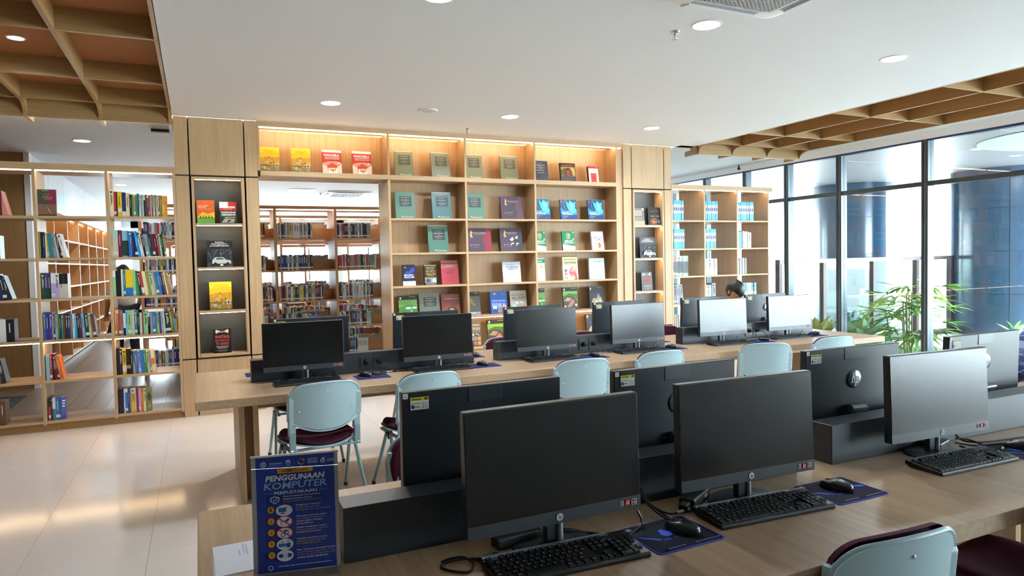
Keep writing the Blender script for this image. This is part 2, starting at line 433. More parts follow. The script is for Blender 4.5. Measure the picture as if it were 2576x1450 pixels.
# ---- big display wall with the doorway
dw = thing('display_bookcase', 'long oak display bookcase with doorway and face-out books', 'bookcase', (0, 0, 0))
T = .026
MB().box(.617, 0, 3.07, 5.276, .30, 3.1).build('top_rail', OAKX, dw)
MB().box(.617, 0, 3.045, 5.276, .012, 3.07).build('fascia', OAKX, dw)
MB().box(.64, .016, 3.034, 5.25, .034, 3.068).build('light_strip', LEDW, dw)
MB().box(.617, 0, 2.575, .643, .30, 3.045).build('upright', OAK, dw)
for x in (2.03, 2.98, 3.925): MB().box(x, 0, 0 if x > 2.1 else 2.575, x+T, .285, 3.045).build('upright', OAK, dw, bev=.001)
MB().box(2.03, 0, 0, 2.03+T, .46, 2.515).build('upright', OAK, dw, bev=.001)
MB().box(.617, 0, 0, .622, .46, 2.515).build('jamb', OAK, dw)
MB().box(5.16, 0, 0, 5.186, .285, 3.045).box(5.186, .02, 0, 5.276, .06, 3.045).build('upright', OAK, dw)
MB().box(.643, -.0015, 2.52, 5.16, .285, 2.573).build('shelf', OAKX, dw, bev=.001)
MB().box(.643, .285, 2.52, 2.03, .46, 2.573).build('soffit', OAKX, dw)
MB().box(.643, .285, 2.573, 5.16, .298, 3.045).build('back_panel', OAK, dw)
MB().box(2.056, .285, .03, 5.16, .298, 2.52).build('back_panel', OAK, dw)
for x0, x1 in ((2.056, 2.98), (3.006, 3.925), (3.951, 5.16)):
    for z in ZS: MB().box(x0, .002, z-.024, x1, .285, z).build('shelf', OAKX, dw, bev=.001)
    MB().box(x0+.01, .016, .852, x1-.01, .03, .857).build('light_strip', LEDLOW, dw)
    MB().box(x0, .01, 0, x1, .03, .074).build('plinth', OAKX, dw)

# ---- open bookcase (see-through) beside the left pillar
def open_case(label, xs, x0, x1, depth, strip_row, over=0.):
    t = thing('open_bookcase', label, 'bookcase', (0, 0, 0), group='open-backed oak bookcases')
    MB().box(x0, -.004, 2.512, x1+over, depth, 2.577).build('top_board', OAKX, t, bev=.001)
    MB().box(x0+.01, .012, 2.503, x1-.005, .028, 2.512).build('light_strip', LEDW, t)
    for x in xs: MB().box(x, 0, .06, x+.026, depth, 2.512).build('upright', OAK, t, bev=.001)
    for a, b in zip(xs, xs[1:]):
        for k, z in enumerate(ZS):
            MB().box(a+.026, .001, z-.024, b, depth-.001, z).build('shelf', OAKX, t, bev=.001)
        if strip_row: MB().box(a+.03, .014, .849, b-.005, .028, .857).build('light_strip', LEDLOW, t)
    MB().box(x0, .02, 0, x1, depth-.02, .074).build('plinth', BROWN, t)
    return t
XL = [-2.6, -2.002, -1.402, -.804, -.207]
open_case('open-backed oak bookcase with lit shelves before the corridor', XL, -2.6, -.181, .44, True)
XR = [6.078, 6.658, 7.272, 7.886]
open_case('open-backed oak bookcase with blue book sets by the windows', XR, 6.078, 7.912, .56, True, .06)

# ---- cubby bookcase running down the corridor
cu = thing('cubby_bookcase', 'long empty oak cubby bookcase along the corridor wall', 'bookcase', (0, 0, 0))
for i in range(8):
    y = 3.58+1.19*i
    MB().box(-2.38, y-.014, .06, -2.0, y+.014, 2.45).build('upright', CUBW, cu)
    for z in (2.06, 1.67, 1.28, .88, .49, .1):
        if i < 7: MB().box(-2.378, y+.014, z-.022, -2.005, y+1.176, z).build('shelf', mat('#d8c6ae', .5, var=.03), cu)
MB().box(-2.38, 3.2, 2.45, -1.96, 12, 2.5).build('top_board', mat('#e6d3b2', .5, var=.03), cu)
MB().box(-2.38, 3.2, .06, -2.36, 12, 2.45).build('back_panel', CUBW, cu)
MB().box(-2.38, 3.2, 0, -1.99, 12, .06).build('plinth', mat('#6f6257', .6), cu)
MB().box(-2.1, 3.25, 2.438, -2.08, 11.9, 2.449).build('light_strip', LEDCUB, cu)

# ---- aisle bookcases behind the doorway: double sided with a low middle board
AZ = [1.975, 1.48, 1.0, .57, .13]
def aisle(y, xs, label):
    t = thing('aisle_bookcase', label, 'bookcase', (0, y, 0), group='double-sided bookcases in the book hall')
    D = .6
    MB().box(xs[0], 0, 2.42, xs[-1]+.04, D, 2.47).build('top_board', AISLE, t)
    MB().box(xs[0]+.02, .012, 2.408, xs[-1], .03, 2.42).build('light_strip', LEDW, t)
    for x in xs: MB().box(x, 0, 0, x+.04, D, 2.42).build('upright', AISLEZ, t)
    for a, b in zip(xs, xs[1:]):
        for z in AZ:
            MB().box(a+.04, 0, z-.03, b, D, z).build('shelf', AISLE, t)
            MB().box(a+.04, .29, z, b, .31, z+.16).build('middle_board', AISLE, t)
    return t
AX = [-.75, .165, 1.07, 1.98, 2.9, 3.82]
aisle(3.2, AX, 'nearest double-sided bookcase behind the doorway')
aisle(5.3, [x+.3 for x in AX], 'second bookcase row, seen through the first one behind the doorway')
aisle(7.4, [x+.1 for x in AX]+[4.9], 'third bookcase row deep in the book hall')
# ================================================================== DESKS
def desk(label, x0, x1, y0, y1, legs):
    t = thing('computer_desk', label, 'desk', (0, 0, 0), group='long oak computer desks')
    MB().box(x0, y0, .698, x1, y1, .75).build('tabletop', TOPW, t, bev=.0015)
    for x in legs:
        MB().box(x, y0+.33, 0, x+.034, y1-.06, .698).build('leg_board', OAK, t, bev=.001)
        MB().box(x+.034, y0+.40, 0, x+.086, y1-.1, .698).build('leg_core', BROWN, t)
        MB().box(x+.086, y0+.33, 0, x+.12, y1-.06, .698).build('leg_board', OAK, t, bev=.001)
    yc = (y0+y1)/2
    for a, b in zip(legs, legs[1:]): MB().box(a+.12, y0+.35, .61, b, y0+.37, .698).box(a+.12, y1-.2, .61, b, y1-.18, .698).build('apron', BROWN, t)
    return t
desk('long oak desk nearer the display wall', -.045, 5.95, -3.374, -2.12, [.205, 2.86, 5.5])
desk('long oak desk closest to the viewer with the blue sign', -.03, 5.95, -6.546, -5.355, [.205, 2.86, 5.5])
# dark trunking boxes along the middle of each desk, with sockets
ordn = ['', 'first', 'second', 'third', 'fourth', 'fifth', 'sixth', 'seventh', 'eighth', 'ninth', 'tenth', 'eleventh', 'twelfth', 'thirteenth', 'fourteenth', 'fifteenth', 'sixteenth', 'seventeenth', 'eighteenth', 'nineteenth', 'twentieth', 'twenty-first', 'twenty-second', 'twenty-third', 'twenty-fourth', 'twenty-fifth', 'twenty-sixth', 'twenty-seventh', 'twenty-eighth', 'twenty-ninth', 'thirtieth']
def divider(x, y, label, L=1.64, sockets=True):
    t = thing('desk_divider', label, 'divider', (x, y, .75), group='dark divider boxes on the desks')
    MB().box(0, 0, 0, L, .1, .15).build('body', SLATE, t, bev=.0015)
    if sockets:
        for sx in (.745, .842):
            p = MB().box(sx, -.006, .03, sx+.09, .0, .12).build('socket_plate', mat('#2e3336', .35, var=.03), t, bev=.0015)
            MB().lathe([(.021, -.0065), (.021, -.0105), (.019, -.0105), (.017, -.0068)], 20, (sx+.045, 0, .079), axis='y').build('socket', BLK, p, smooth=True)
    return t
for x, s in ((.305, 'divider box on the far desk, beside the doorway end'), (2.15, 'middle divider box of the far desk'), (3.99, 'divider box at the window end of the far desk')):
    divider(x, -2.81, 'dark grey '+s)
for x, s in ((.325, 'divider box on the near desk, beside the blue sign'), (2.145, 'divider box on the near desk behind the bright screen'), (3.98, 'divider box at the far end of the near desk')):
    divider(x, -5.97, 'dark grey '+s, sockets=x > 4)

# ================================================================== COMPUTERS
SCREEN = mat('#08090b', .22, spec=.7, var=0)
def hp_logo(parent, r, y, z, col, disc, face=-1, name='logo'):
    """round maker's mark: a disc with the two slanted letters"""
    f = Flat(2*r, 2*r); f.e(.5, .5, .5, .5, disc, 28)
    f.t('hp', .5, .47, .66, .78, col, .01, .35)
    o = f.build(name, parent); o.location = (-r if face < 0 else r, y, z-r)
    if face > 0: o.rotation_euler = (0, 0, PI)
    return o
def make_computer():
    t = thing('computer', 'x', 'computer')
    W2 = .2705; zb, zt = .074, .407
    sh = .040                                  # top leans back a little
    def yy(z): return (z-zb)/(zt-zb)*.012
    # housing: shallow box with slimmer rim
    mb = MB(); y0 = 0.; d = .030
    mb.prism([(y0, zb), (y0+.012, zt), (y0+.012+d, zt), (y0+d+.004, zb)], 'x', -W2, W2)
    mb.build('housing', MONBACK, t, bev=.0025)
    sc = MB().quad([(-W2+.0035, -.0004+yy(zb+.036), zb+.036), (W2-.0035, -.0004+yy(zb+.036), zb+.036), (W2-.0035, -.0004+yy(zt-.004), zt-.004), (-W2+.0035, -.0004+yy(zt-.004), zt-.004)])
    sc.build('screen', SCREEN, t)
    ch = MB().quad([(-W2+.001, -.0006, zb+.001), (W2-.001, -.0006, zb+.001), (W2-.001, -.0006+.0013, zb+.036), (-W2+.001, -.0006+.0013, zb+.036)]).build('chin', BEZEL, t)
    hp_logo(t, .0105, -.0015, zb+.018, '#24282b', '#c9c9c4')
    f = Flat(.055, .016)
    f.r(0, .05, .22, .95, '#cfcfcf'); f.r(.025, .12, .195, .88, '#1b1b1b'); f.r(.06, .3, .16, .4, '#bbbbbb'); f.r(.06, .55, .16, .7, '#bbbbbb')
    f.r(.31, 0, .59, 1, '#c2121c'); f.r(.36, .3, .54, .42, '#e9b8b8'); f.r(.36, .56, .54, .62, '#e9b8b8'); f.e(.5, .78, .03, .1, '#f0d0d0', 8)
    f.r(.68, 0, 1, 1, '#d8d8d8'); f.r(.71, .08, .97, .92, '#141414'); f.r(.74, .35, .94, .5, '#d8d8d8'); f.e(.86, .72, .05, .14, '#e03a2a', 8); f.r(.88, .12, .97, .25, '#d03030')
    s = f.build('sticker', t); s.location = (.198, -.0012, zb+.012)
    # back: sticker, asset tag, camera hatch, round mark, ports
    f = Flat(.058, .038); f.r(0, 0, 1, 1, '#e3e3df'); f.r(0, .72, 1, 1, '#d9c400'); f.r(.06, .8, .6, .9, '#4c4a10'); f.r(.76, .76, .95, .96, '#4c4a10')
    f.r(.05, .5, .55, .55, '#555555'); f.r(.05, .12, .2, .4, '#2c2c2c'); f.r(.25, .2, .33, .3, '#444444'); f.r(.38, .2, .46, .3, '#444444')
    for k in range(4): f.r(.64, .14+.13*k, .69, .2+.13*k, '#222222'); f.r(.72, .15+.13*k, .95, .18+.13*k, '#777777')
    b = f.build('label_sticker', t); b.location = (.245, yy(.375)+.0318, .352); b.rotation_euler = (0, 0, PI)
    f = Flat(.016, .016); f.r(0, 0, 1, 1, '#dcdde0'); f.r(.2, .3, .8, .4, '#777788'); f.r(.3, .55, .7, .65, '#777788')
    b = f.build('asset_tag', t); b.location = (.268, yy(.39)+.0322, .388); b.rotation_euler = (0, 0, PI)
    MB().box(-.057, .034, .356, .057, .0432, .4062).build('camera_hatch', mat('#2c3238', .36, var=.03), t, bev=.0012)
    MB().lathe([(.038, .0), (.038, .006), (.034, .0085)], 36, (0, .0365, .272), axis='y').build('round_badge', mat('#8d939a', .22, .75, var=.02), t, smooth=True)
    f = Flat(.07, .07); f.t('hp', .5, .47, .64, .80, '#ffffff', .012, .35); o = f.build('badge_letters', t); o.location = (.035, .0456, .237); o.rotation_euler = (0, 0, PI)
    MB().box(-.09, .02, .105, .07, .040, .150).build('port_panel', BLKM, t, bev=.002)
    # stand
    MB().box(-.022, .036, .012, .022, .062, .150).build('stand_post', mat('#4a5055', .35, .4, var=.02), t, bev=.002)
    MB().tube([(.020, .036, .012), (.020, .036, .1)], .0085, 12).build('stand_edge', SILV, t, smooth=True)  # silver bar paints the post's lit edge, dark box its shaded side
    MB().tube([(-.045, .05, .152), (.035, .05, .152)], .017, 14).build('hinge', mat('#6a7076', .3, .5, var=.02), t, smooth=True)
    pr = [(.0, .0), (.118, .0), (.12, .004), (.116, .009), (.0, .012)]
    m = MB().lathe([(.12, 0), (.12, .005), (.114, .0095), (.02, .012)], 40); m.v = [(p[0], p[1]*.72+.045, p[2]) for p in m.v]
    m.build('stand_foot', mat('#30363b', .4, .2, var=.03), t, smooth=True)
    return t
pc0 = make_computer()
first = True
def computer(x, y, rz, label, group='all-in-one computers'):
    global first
    t = pc0 if first else copy_tree(pc0); first = False
    t.location = (x, y, .75); t.rotation_euler = (0, 0, rz); tag(t, label, 'computer', group); return t
FRONT = [(.645, -2.925, 0, 'black-screened computer on the far desk nearest the lit niche pillar'),
         (1.605, -2.97, 0, 'dark-screened computer, second from the niche pillar on the far desk'),
         (2.535, -2.94, 0, 'navy-reflecting computer, third from the niche pillar on the far desk'),
         (3.42, -2.94, 0, 'blue-grey reflecting computer, fourth from the niche pillar on the far desk'),
         (4.36, -2.94, -.03, 'pale grey-screened computer in front of the bowed head'),
         (5.19, -2.94, -.03, 'white-glaring computer at the window end of the far desk')]
for x, y, a, s in FRONT: computer(x, y, a, s)
for x, y, a, s in [(.755, -2.525, PI, 'computer seen from behind, behind the black screen nearest the pillar'),
                   (1.64, -2.525, PI, 'computer seen from behind, before the grey book at the doorway edge'),
                   (2.595, -2.525, PI, 'computer seen from behind, before the grey encyclopedia covers'),
                   (3.47, -2.525, PI, 'computer seen from behind, before the crystal cover and far pillar'),
                   (4.455, -2.525, PI, 'computer seen from behind beside the bowed head'),
                   (5.25, -2.525, PI, 'computer seen from behind with pale round badge near the windows')]:
    computer(x, y, a, s)
for x, y, a, s in [(.875, -6.155, .01, 'largest black-screened computer at the front of the near desk'),
                   (1.585, -6.135, -.035, 'dark grey-screened computer in the middle of the near desk'),
                   (2.615, -6.085, -.06, 'bright silver-screened computer at the window end of the near desk')]:
    computer(x, y, a, s)
for x, y, a, s in [(.81, -5.755, PI, 'black-backed computer right behind the largest screen'),
                   (1.56, -5.76, PI, 'grey-backed computer behind the dark middle screen'),
                   (2.48, -5.76, PI-.03, 'computer back with chrome badge behind the near divider box'),
                   (3.37, -5.76, PI, 'silver-lit computer back with chrome badge beside the plaid shirt')]:
    computer(x, y, a, s)

# ---- keyboards: origin at the middle of the front edge, keys rise to the back
KEYM = mat('#121315', .6, spec=.3, var=.08)
KB_ROWS = None
def key_layout():
    u = .0190; out = []
    def row(y, items, x0=0.):
        x = x0
        for it in items:
            if it < 0: x += -it*u; continue
            out.append((x, y, it)); x += it*u
    d = .0185
    row(5*d+.006, [1, -1, 1, 1, 1, 1, -.5, 1, 1, 1, 1, -.5, 1, 1, 1, 1, -.25, 1, 1, 1])
    row(4*d, [1]*13+[2, -.25, 1, 1, 1, -.25, 1, 1, 1, 1])
    row(3*d, [1.5]+[1]*12+[1.5, -.25, 1, 1, 1, -.25, 1, 1, 1, 1])
    row(2*d, [1.75]+[1]*11+[2.25, -3.5, 1, 1, 1])
    row(1*d, [2.25]+[1]*10+[2.75, -1.25, 1, -1.25, 1, 1, 1, 1])
    row(0*d, [1.25, 1.25, 1.25, 6.25, 1.25, 1.25, 1.25, 1.25, -.25, 1, 1, 1, -.25, 2, 1])
    return out
def key_mb(m, x, y, wd, dp=.0175, h=.0055, z=0.):
    a, b, c, d = x+.0006, y+.0006, x+wd-.0012, y+dp
    s = .0016; k = len(m.v)
    m.v += [(a, b, z), (c, b, z), (c, d, z), (a, d, z), (a+s, b+s*.8, z+h), (c-s, b+s*.8, z+h), (c-s, d-s*.6, z+h+.0004), (a+s, d-s*.6, z+h+.0004)]
    for q in ((4, 5, 6, 7), (0, 1, 5, 4), (1, 2, 6, 5), (2, 3, 7, 6), (3, 0, 4, 7)): m.f.append(tuple(k+i for i in q)); m.m.append(0)
_kc = {}
LEG = ['Esc']+['F%d' % i for i in range(1, 13)]+['Prt', 'Scr', 'Pau']+list('`1234567890-=')+['Bksp', 'Ins', 'Hom', 'PgU', 'Num', '/', '*', '-']+['Tab']+list('QWERTYUIOP[]')+['Ent', 'Del', 'End', 'PgD', '7', '8', '9', '+']+['Caps']+list("ASDFGHJKL;'")+['Enter', '4', '5', '6']+['Shift']+list('ZXCVBNM,./')+['Shift', '^', '1', '2', '3', 'Ent']+['Ctrl', 'Win', 'Alt', '', 'Alt', 'Fn', 'Mn', 'Ctrl', '<', 'v', '>', '0', '.']
def legend_mesh(x0, sl):
    m = MB()
    for (x, y, n), q in zip(key_layout(), LEG):
        if not q: continue
        v, f, a, b_, c, d = textgeo(q, .0, 0.); k = len(m.v); wd = min(.0035*len(q), .009); sc = wd/(b_-a); scy = .0042/max(.6, d-c)
        for p in v: yy = .0085+y+.0085+p[1]*scy; m.v.append((x0+x*.985+.0035+(p[0]-a)*sc, yy, .0138+.0060+(yy-.0085)*math.tan(sl)))
        for g in f: m.f.append(tuple(k+j for j in g)); m.m.append(0)
    return m.mesh(mat('#c9ccd2', .6))
def make_keyboard(label, loc, rz, detailed):
    t = thing('keyboard', label, 'keyboard', loc, rz, group='black wired keyboards')
    W = .436; Dp = .146
    if 'case' not in _kc:
        _kc['case'] = MB().prism([(0, 0), (0, .010), (.006, .0135), (.118, .0225), (.122, .0245), (.146, .0235), (.146, .010), (.12, 0)], 'x', -W/2, W/2).mesh(BLK, bev=.0025)
        _kc['strip'] = MB().prism([(.1225, .0246), (.1445, .0237), (.1445, .0248), (.1225, .0257)], 'x', -W/2+.003, W/2-.06).mesh(mat('#5d6c78', .35, var=.03), bev=.0006)
        f = Flat(.012, .006); f.r(0, 0, 1, 1, '#b9c9d8'); f.r(.25, .3, .75, .7, '#6c7a88'); _kc['tag'] = f.mb.mesh(f.mats)
    link('case', _kc['case'], t); link('back_strip', _kc['strip'], t)
    o = link('maker_label', _kc['tag'], t, (-W/2+.006, .125, .0262)); o.rotation_euler = (-PI/2, 0, 0)
    sl = math.atan2(.009, .112); x0 = -W/2+.006
    if detailed:
        for x, y, n in key_layout():
            if ('key', n) not in _kc:
                m = MB(); key_mb(m, 0, 0, n*.0190*.985); _kc[('key', n)] = m.mesh(KEYM)
            o = link('key', _kc[('key', n)], t, (x0+x*.985, .0085+y, .0138+y*math.tan(sl))); o.rotation_euler = (sl, 0, 0)
        if 'leg' not in _kc: _kc['leg'] = legend_mesh(x0, sl)
        link('key_lettering', _kc['leg'], t)
    else:
        if 'keys' not in _kc:
            m = MB()
            for x, y, n in key_layout(): key_mb(m, x0+x*.985, .0085+y, n*.019*.985, z=.0138+y*math.tan(sl))
            _kc['keys'] = m.mesh(KEYM)
        o = link('key_field', _kc['keys'], t); o['kind'] = 'stuff'
    return t
KB = [(.852, -6.298, -.035, 'black keyboard in front of the largest screen', 1), (1.57, -6.272, -.06, 'black keyboard before the dark middle screen on the near desk', 1),
      (2.58, -6.255, -.025, 'black keyboard before the silver-glaring screen on the near desk', 1),
      (.647, -3.105, .0, 'black keyboard under the black screen nearest the niche pillar', 0), (1.617, -3.08, 0, 'black keyboard under the second screen from the niche pillar', 0),
      (2.55, -3.06, 0.04, 'black keyboard under the navy-reflecting screen', 0), (3.385, -3.06, 0.03, 'black keyboard under the blue-grey reflecting screen', 0),
      (4.36, -3.09, 0, 'black keyboard under the pale grey screen', 0), (5.12, -3.05, 0, 'black keyboard at the window end of the far desk', 0)]
for x, y, a, s, d in KB: make_keyboard(s, (x, y, .7502), a, d)

# ---- mouse pads and mice
PADW, PADD = .235, .195
def rrect(w_, h_, r, n=5):
    o = []
    for cx, cy, a0 in ((w_-r, h_-r, 0), (r, h_-r, PI/2), (r, r, PI), (w_-r, r, 1.5*PI)):
        for i in range(n+1):
            a = a0+PI/2*i/n; o.append((cx+r*math.cos(a), cy+r*math.sin(a)))
    return o
PADC = mat('#14162a', .8, spec=.2, var=.08, vscale=200); PADB = mat('#2632c8', .7, var=.05); PADBL = mat('#1f4fd6', .75, var=.05)
pc_ = {}
def make_pad(label, loc, rz):
    t = thing('mouse_pad', label, 'mouse pad', loc, rz, group='dark blue mouse pads')
    if not pc_:
        pc_['e'] = MB().prism(rrect(PADW, PADD, .014), 'z', 0, .0026).mesh(PADB, bev=.0008)
        pc_['c'] = MB().prism([(x+.004, y+.004) for x, y in rrect(PADW-.008, PADD-.008, .011)], 'z', .0026, .0031).mesh(PADC)
        f = Flat(PADW, PADD)
        # blue island map print, web address lines, corner mark
        isl = [[(.06, .60), (.12, .58), (.2, .50), (.27, .41), (.3, .37), (.25, .38), (.17, .46), (.1, .53)], [(.29, .35), (.36, .34), (.42, .33), (.41, .36), (.33, .37)],
               [(.36, .52), (.40, .66), (.46, .69), (.5, .6), (.53, .56), (.5, .46), (.44, .43), (.39, .45)], [(.55, .62), (.6, .66), (.57, .57), (.6, .5), (.57, .48), (.55, .55)],
               [(.72, .52), (.78, .56), (.86, .52), (.93, .49), (.93, .41), (.84, .44), (.77, .49)], [(.45, .33), (.5, .335), (.49, .35), (.45, .35)], [(.53, .33), (.58, .34), (.57, .355), (.53, .345)]]
        for p in isl: f.poly(p, PADBL)
        f.t('WWW.FJ-TECH.COM', .30, .07, .26, .025, '#b9c4d8', .01)
        f.e(.60, .065, .012, .014, '#b9c4d8'); f.t('FILLTECHFJ-TECH.COM', .79, .065, .31, .025, '#b9c4d8', .01)
        f.ring(.08, .86, .045, .04, .3, '#d5d8de', 14, .3, 5.9); f.t('P', .085, .86, .03, .04, '#d5d8de', .03)
        pc_['p'] = f.mb.mesh(f.mats)
    link('edge_binding', pc_['e'], t); link('cloth_top', pc_['c'], t)
    o = link('print', pc_['p'], t, (0, 0, .0033)); o.rotation_euler = (-PI/2, 0, 0)
    return t
for x, y, a, s in [(1.092, -6.312, .03, 'dark blue mouse pad beside the keyboard of the largest screen'), (1.815, -6.278, .0, 'dark blue mouse pad beside the middle keyboard of the near desk'),
                   (2.82, -6.285, .0, 'mouse pad at the edge of the frame beside the silver screen'),
                   (.97, -3.118, .0, 'mouse pad by the sockets, under coiled cables'), (1.84, -3.075, .0, 'mouse pad between the first and middle divider boxes, viewer side'),
                   (2.77, -3.13, 0, 'mouse pad below the sockets of the middle divider box'), (3.62, -3.065, 0, 'mouse pad at the window end of the middle divider box'),
                   (4.6, -3.11, 0, 'mouse pad right of the pale grey screen'), (5.35, -3.05, 0, 'mouse pad at the window end of the far desk')]:
    make_pad(s, (x, y, .7502), a)
for x, y, s in ((.52, -2.36, 'mouse pad whose corner peeks past the end of the first divider box'), (2.15, -2.36, 'mouse pad on the far side in the gap before the middle divider box'), (4.03, -2.4, 'mouse pad on the far side in the gap before the last divider box')):
    make_pad(s, (x, y, .7502), PI)
mo = {}
def make_mouse(label, loc, rz):
    t = thing('mouse', label, 'mouse', loc, rz, group='black optical mice')
    if not mo:
        m = MB(); n = 18; prof = [(0, 1.0), (.25, 1.02), (.5, .97), (.72, .84), (.88, .62), (.97, .35), (1., .02)]
        for hz, sc in prof:
            for j in range(n):
                a = 2*PI*j/n; x = .031*math.cos(a); y = .056*math.sin(a)
                e = 1-.10*(y/.056) if y > 0 else 1+.02*(y/.056)
                zz = .036*hz*(1-.22*max(0, y/.056)*hz-.10*max(0, -y/.056)*hz)
                m.v.append((x*sc*e, y*sc-.004*hz, zz))
        k = len(prof)
        for i in range(k-1):
            for j in range(n): m.f.append((i*n+j, i*n+(j+1) % n, (i+1)*n+(j+1) % n, (i+1)*n+j)); m.m.append(0)
        m.f.append(tuple(range(n))[::-1]); m.m.append(0); m.f.append(tuple((k-1)*n+j for j in range(n))); m.m.append(0)
        mo['b'] = m.mesh(mat('#1a1c20', .3, var=.05), smooth=True)
        mo['w'] = MB().tube([(-.004, .026, .0225), (.004, .026, .0225)], .007, 12).mesh(BLKM, smooth=True)
        mo['s'] = MB().box(-.0006, .03, .020, .0006, .045, .0245).mesh(BLKM)
        f = Flat(.01, .013); f.r(0, 0, 1, 1, '#cfd3d6'); f.r(.2, .2, .8, .8, '#8a9096'); mo['t'] = f.mb.mesh(f.mats)
    link('shell', mo['b'], t); link('wheel', mo['w'], t)
    o = link('asset_tag', mo['t'], t, (-.005, -.0558, .012)); o.rotation_euler = (-.35, 0, 0)
    return t
for x, y, a, s in [(1.245, -6.213, .36, 'black mouse on the pad beside the largest screen'), (1.93, -6.165, .3, 'black mouse on the pad of the middle screen'), (2.955, -6.175, .5, 'mouse at the edge of the frame'),
                   (1.045, -2.995, .6, 'mouse next to coiled cables below the first sockets'), (1.95, -2.965, .4, 'mouse in the gap between first and middle divider boxes'), (2.915, -3.03, .45, 'mouse below the sockets of the middle divider box'),
                   (3.745, -2.955, .4, 'mouse at the window end of the blue-grey screen'), (4.775, -3.01, .4, 'mouse beside the pale grey screen'), (5.52, -2.93, .8, 'mouse next to the last keyboard by the windows')]:
    make_mouse(s, (x, y, .7535), a)
for x, y, s in ((2.09, -2.47, 'mouse on the far side with silver back, by the middle divider box'), (3.96, -2.5, 'mouse on the far side by the last divider box')):
    make_mouse(s, (x, y, .7535), PI+.2)
# ---- cables, plugs and power bricks
CAB = mat('#0d0d0e', .38, var=.05)
def spline(pts, n=6):
    P = [Vector(p) for p in pts]; out = []
    for i in range(len(P)-1):
        a, b, c, d = P[max(i-1, 0)], P[i], P[i+1], P[min(i+2, len(P)-1)]
        for k in range(n):
            t = k/n; out.append(.5*((2*b)+(c-a)*t+(2*a-5*b+4*c-d)*t*t+(3*b-a-3*c+d)*t**3))
    return out+[P[-1]]
def cable(label, pts, r=.0032, plug=None, white=None, m=None):
    t = thing('cable', label, 'cable', group='black computer cables')
    MB().tube(spline(pts), r, 7).build('cord', m or CAB, t, smooth=True)
    if plug:
        x, y, z = plug; MB().lathe([(.019, 0), (.019, -.006), (.016, -.012), (.013, -.03), (.007, -.036)], 18, (x, y, z), axis='y').build('plug', BLK, t, smooth=True)
    if white: MB().tube(white, r*1.25, 8).build('wire_label', mat('#d9dadb', .5), t)
    return t
Z = .7545
for x0, s in ((.305, 'first'), (2.15, 'middle'), (3.99, 'last')):
    for k, sx in enumerate((.79, .887)):
        X = x0+sx; y = -2.82
        pts = [(X, y-.03, .829), (X+.012, y-.055, .823), (X+.03+.02*k, y-.075, .79), (X+.04+.05*k, y-.075, .762), (X+.07+.06*k, y-.08, Z), (X+.16+.03*k, y-.06, Z)]
        if k == 0: pts = [(X, y-.03, .829), (X+.012, y-.055, .82), (X+.014, y-.07, .79), (X+.01, y-.085, .765), (X-.01, y-.1, Z), (X-.09, y-.09, Z)]
        cable('%s cable plugged into the %s divider box' % (('lower', 'upper')[k] if False else ('nearer', 'farther')[k], s), pts, .0033, (X, y, .829))
# coil by the first mouse
pts = []
for i in range(40):
    a = 2*PI*i/13; pts.append((1.13+.075*math.cos(a)+.004*math.sin(i), -2.955+.028*math.sin(a), Z+.0025*(i % 9)))
cable('coiled cable lying beside the first sockets on the far desk', pts, .003)
cable('thin cable with white tag behind the keyboards of the far desk', [(1.14, -2.93, .758), (1.22, -2.9, Z), (1.34, -2.89, Z), (1.42, -2.9, Z)], .0028, None, [(1.215, -2.9, .7565), (1.265, -2.896, .7565)])
for x, s in ((.645, 'first'), (1.605, 'second'), (2.535, 'third'), (3.42, 'fourth'), (4.36, 'fifth'), (5.19, 'sixth')):
    pts = [(x+.03, -2.87, .86), (x+.06, -2.87, .79), (x+.1, -2.91, Z), (x+.16, -2.93, Z), (x+.18, -2.9, .775), (x+.2, -2.9, .80), (x+.215, -2.91, .77), (x+.23, -2.94, Z)]
    cable('looped cable under the %s screen of the far desk' % s, pts, .0028)
# near desk
cable('tangled cable at the lower corner of the largest screen', [(.70, -6.09, Z), (.66, -6.11, Z), (.60, -6.10, Z+.004), (.56, -6.10, Z+.002), (.545, -6.115, Z), (.565, -6.15, Z), (.60, -6.17, Z), (.625, -6.14, Z+.003), (.615, -6.10, Z+.006), (.585, -6.085, Z+.004), (.555, -6.085, Z)], .0033)
cable('second looped cable under the largest screen', [(.64, -6.10, Z), (.67, -6.17, Z), (.70, -6.19, Z+.003), (.715, -6.14, Z+.005), (.69, -6.11, Z+.006), (.665, -6.15, Z+.003), (.68, -6.18, Z+.004), (.75, -6.13, Z+.006), (.77, -6.10, Z)], .0031)
MB_ = thing('power_adapter', 'flat black power adapter lying behind the largest screen foot', 'adapter', (.72, -6.085, .7503), .1)
MB().box(0, 0, 0, .15, .045, .028).build('brick', BLKM, MB_, bev=.005, seg=2)
cable('thick cable running from the largest screen foot to the keyboard', [(.93, -6.08, .765), (.97, -6.09, .758), (1.02, -6.12, Z), (1.05, -6.15, Z), (1.045, -6.18, Z)], .0042)
cable('cable dropping from the lower corner of the largest screen', [(1.155, -6.12, .80), (1.165, -6.125, .775), (1.15, -6.14, .76), (1.11, -6.16, Z), (1.07, -6.19, Z), (1.055, -6.215, Z)], .0038)
cable('coiled cord hanging between the two near screens with a white sleeve', [(1.22, -6.02, .87), (1.215, -6.05, .82), (1.235, -6.085, .78), (1.26, -6.12, .757), (1.275, -6.13, Z), (1.27, -6.1, Z+.004), (1.24, -6.06, .79), (1.225, -6.04, .83), (1.235, -6.07, .79), (1.28, -6.10, .762), (1.33, -6.1, Z+.003), (1.40, -6.1, .765)], .0034, None, [(1.315, -6.10, .759), (1.365, -6.10, .761)])
t = thing('power_adapter', 'black power adapter leaning under the dark middle screen', 'adapter', (1.385, -6.1, .7503), .55)
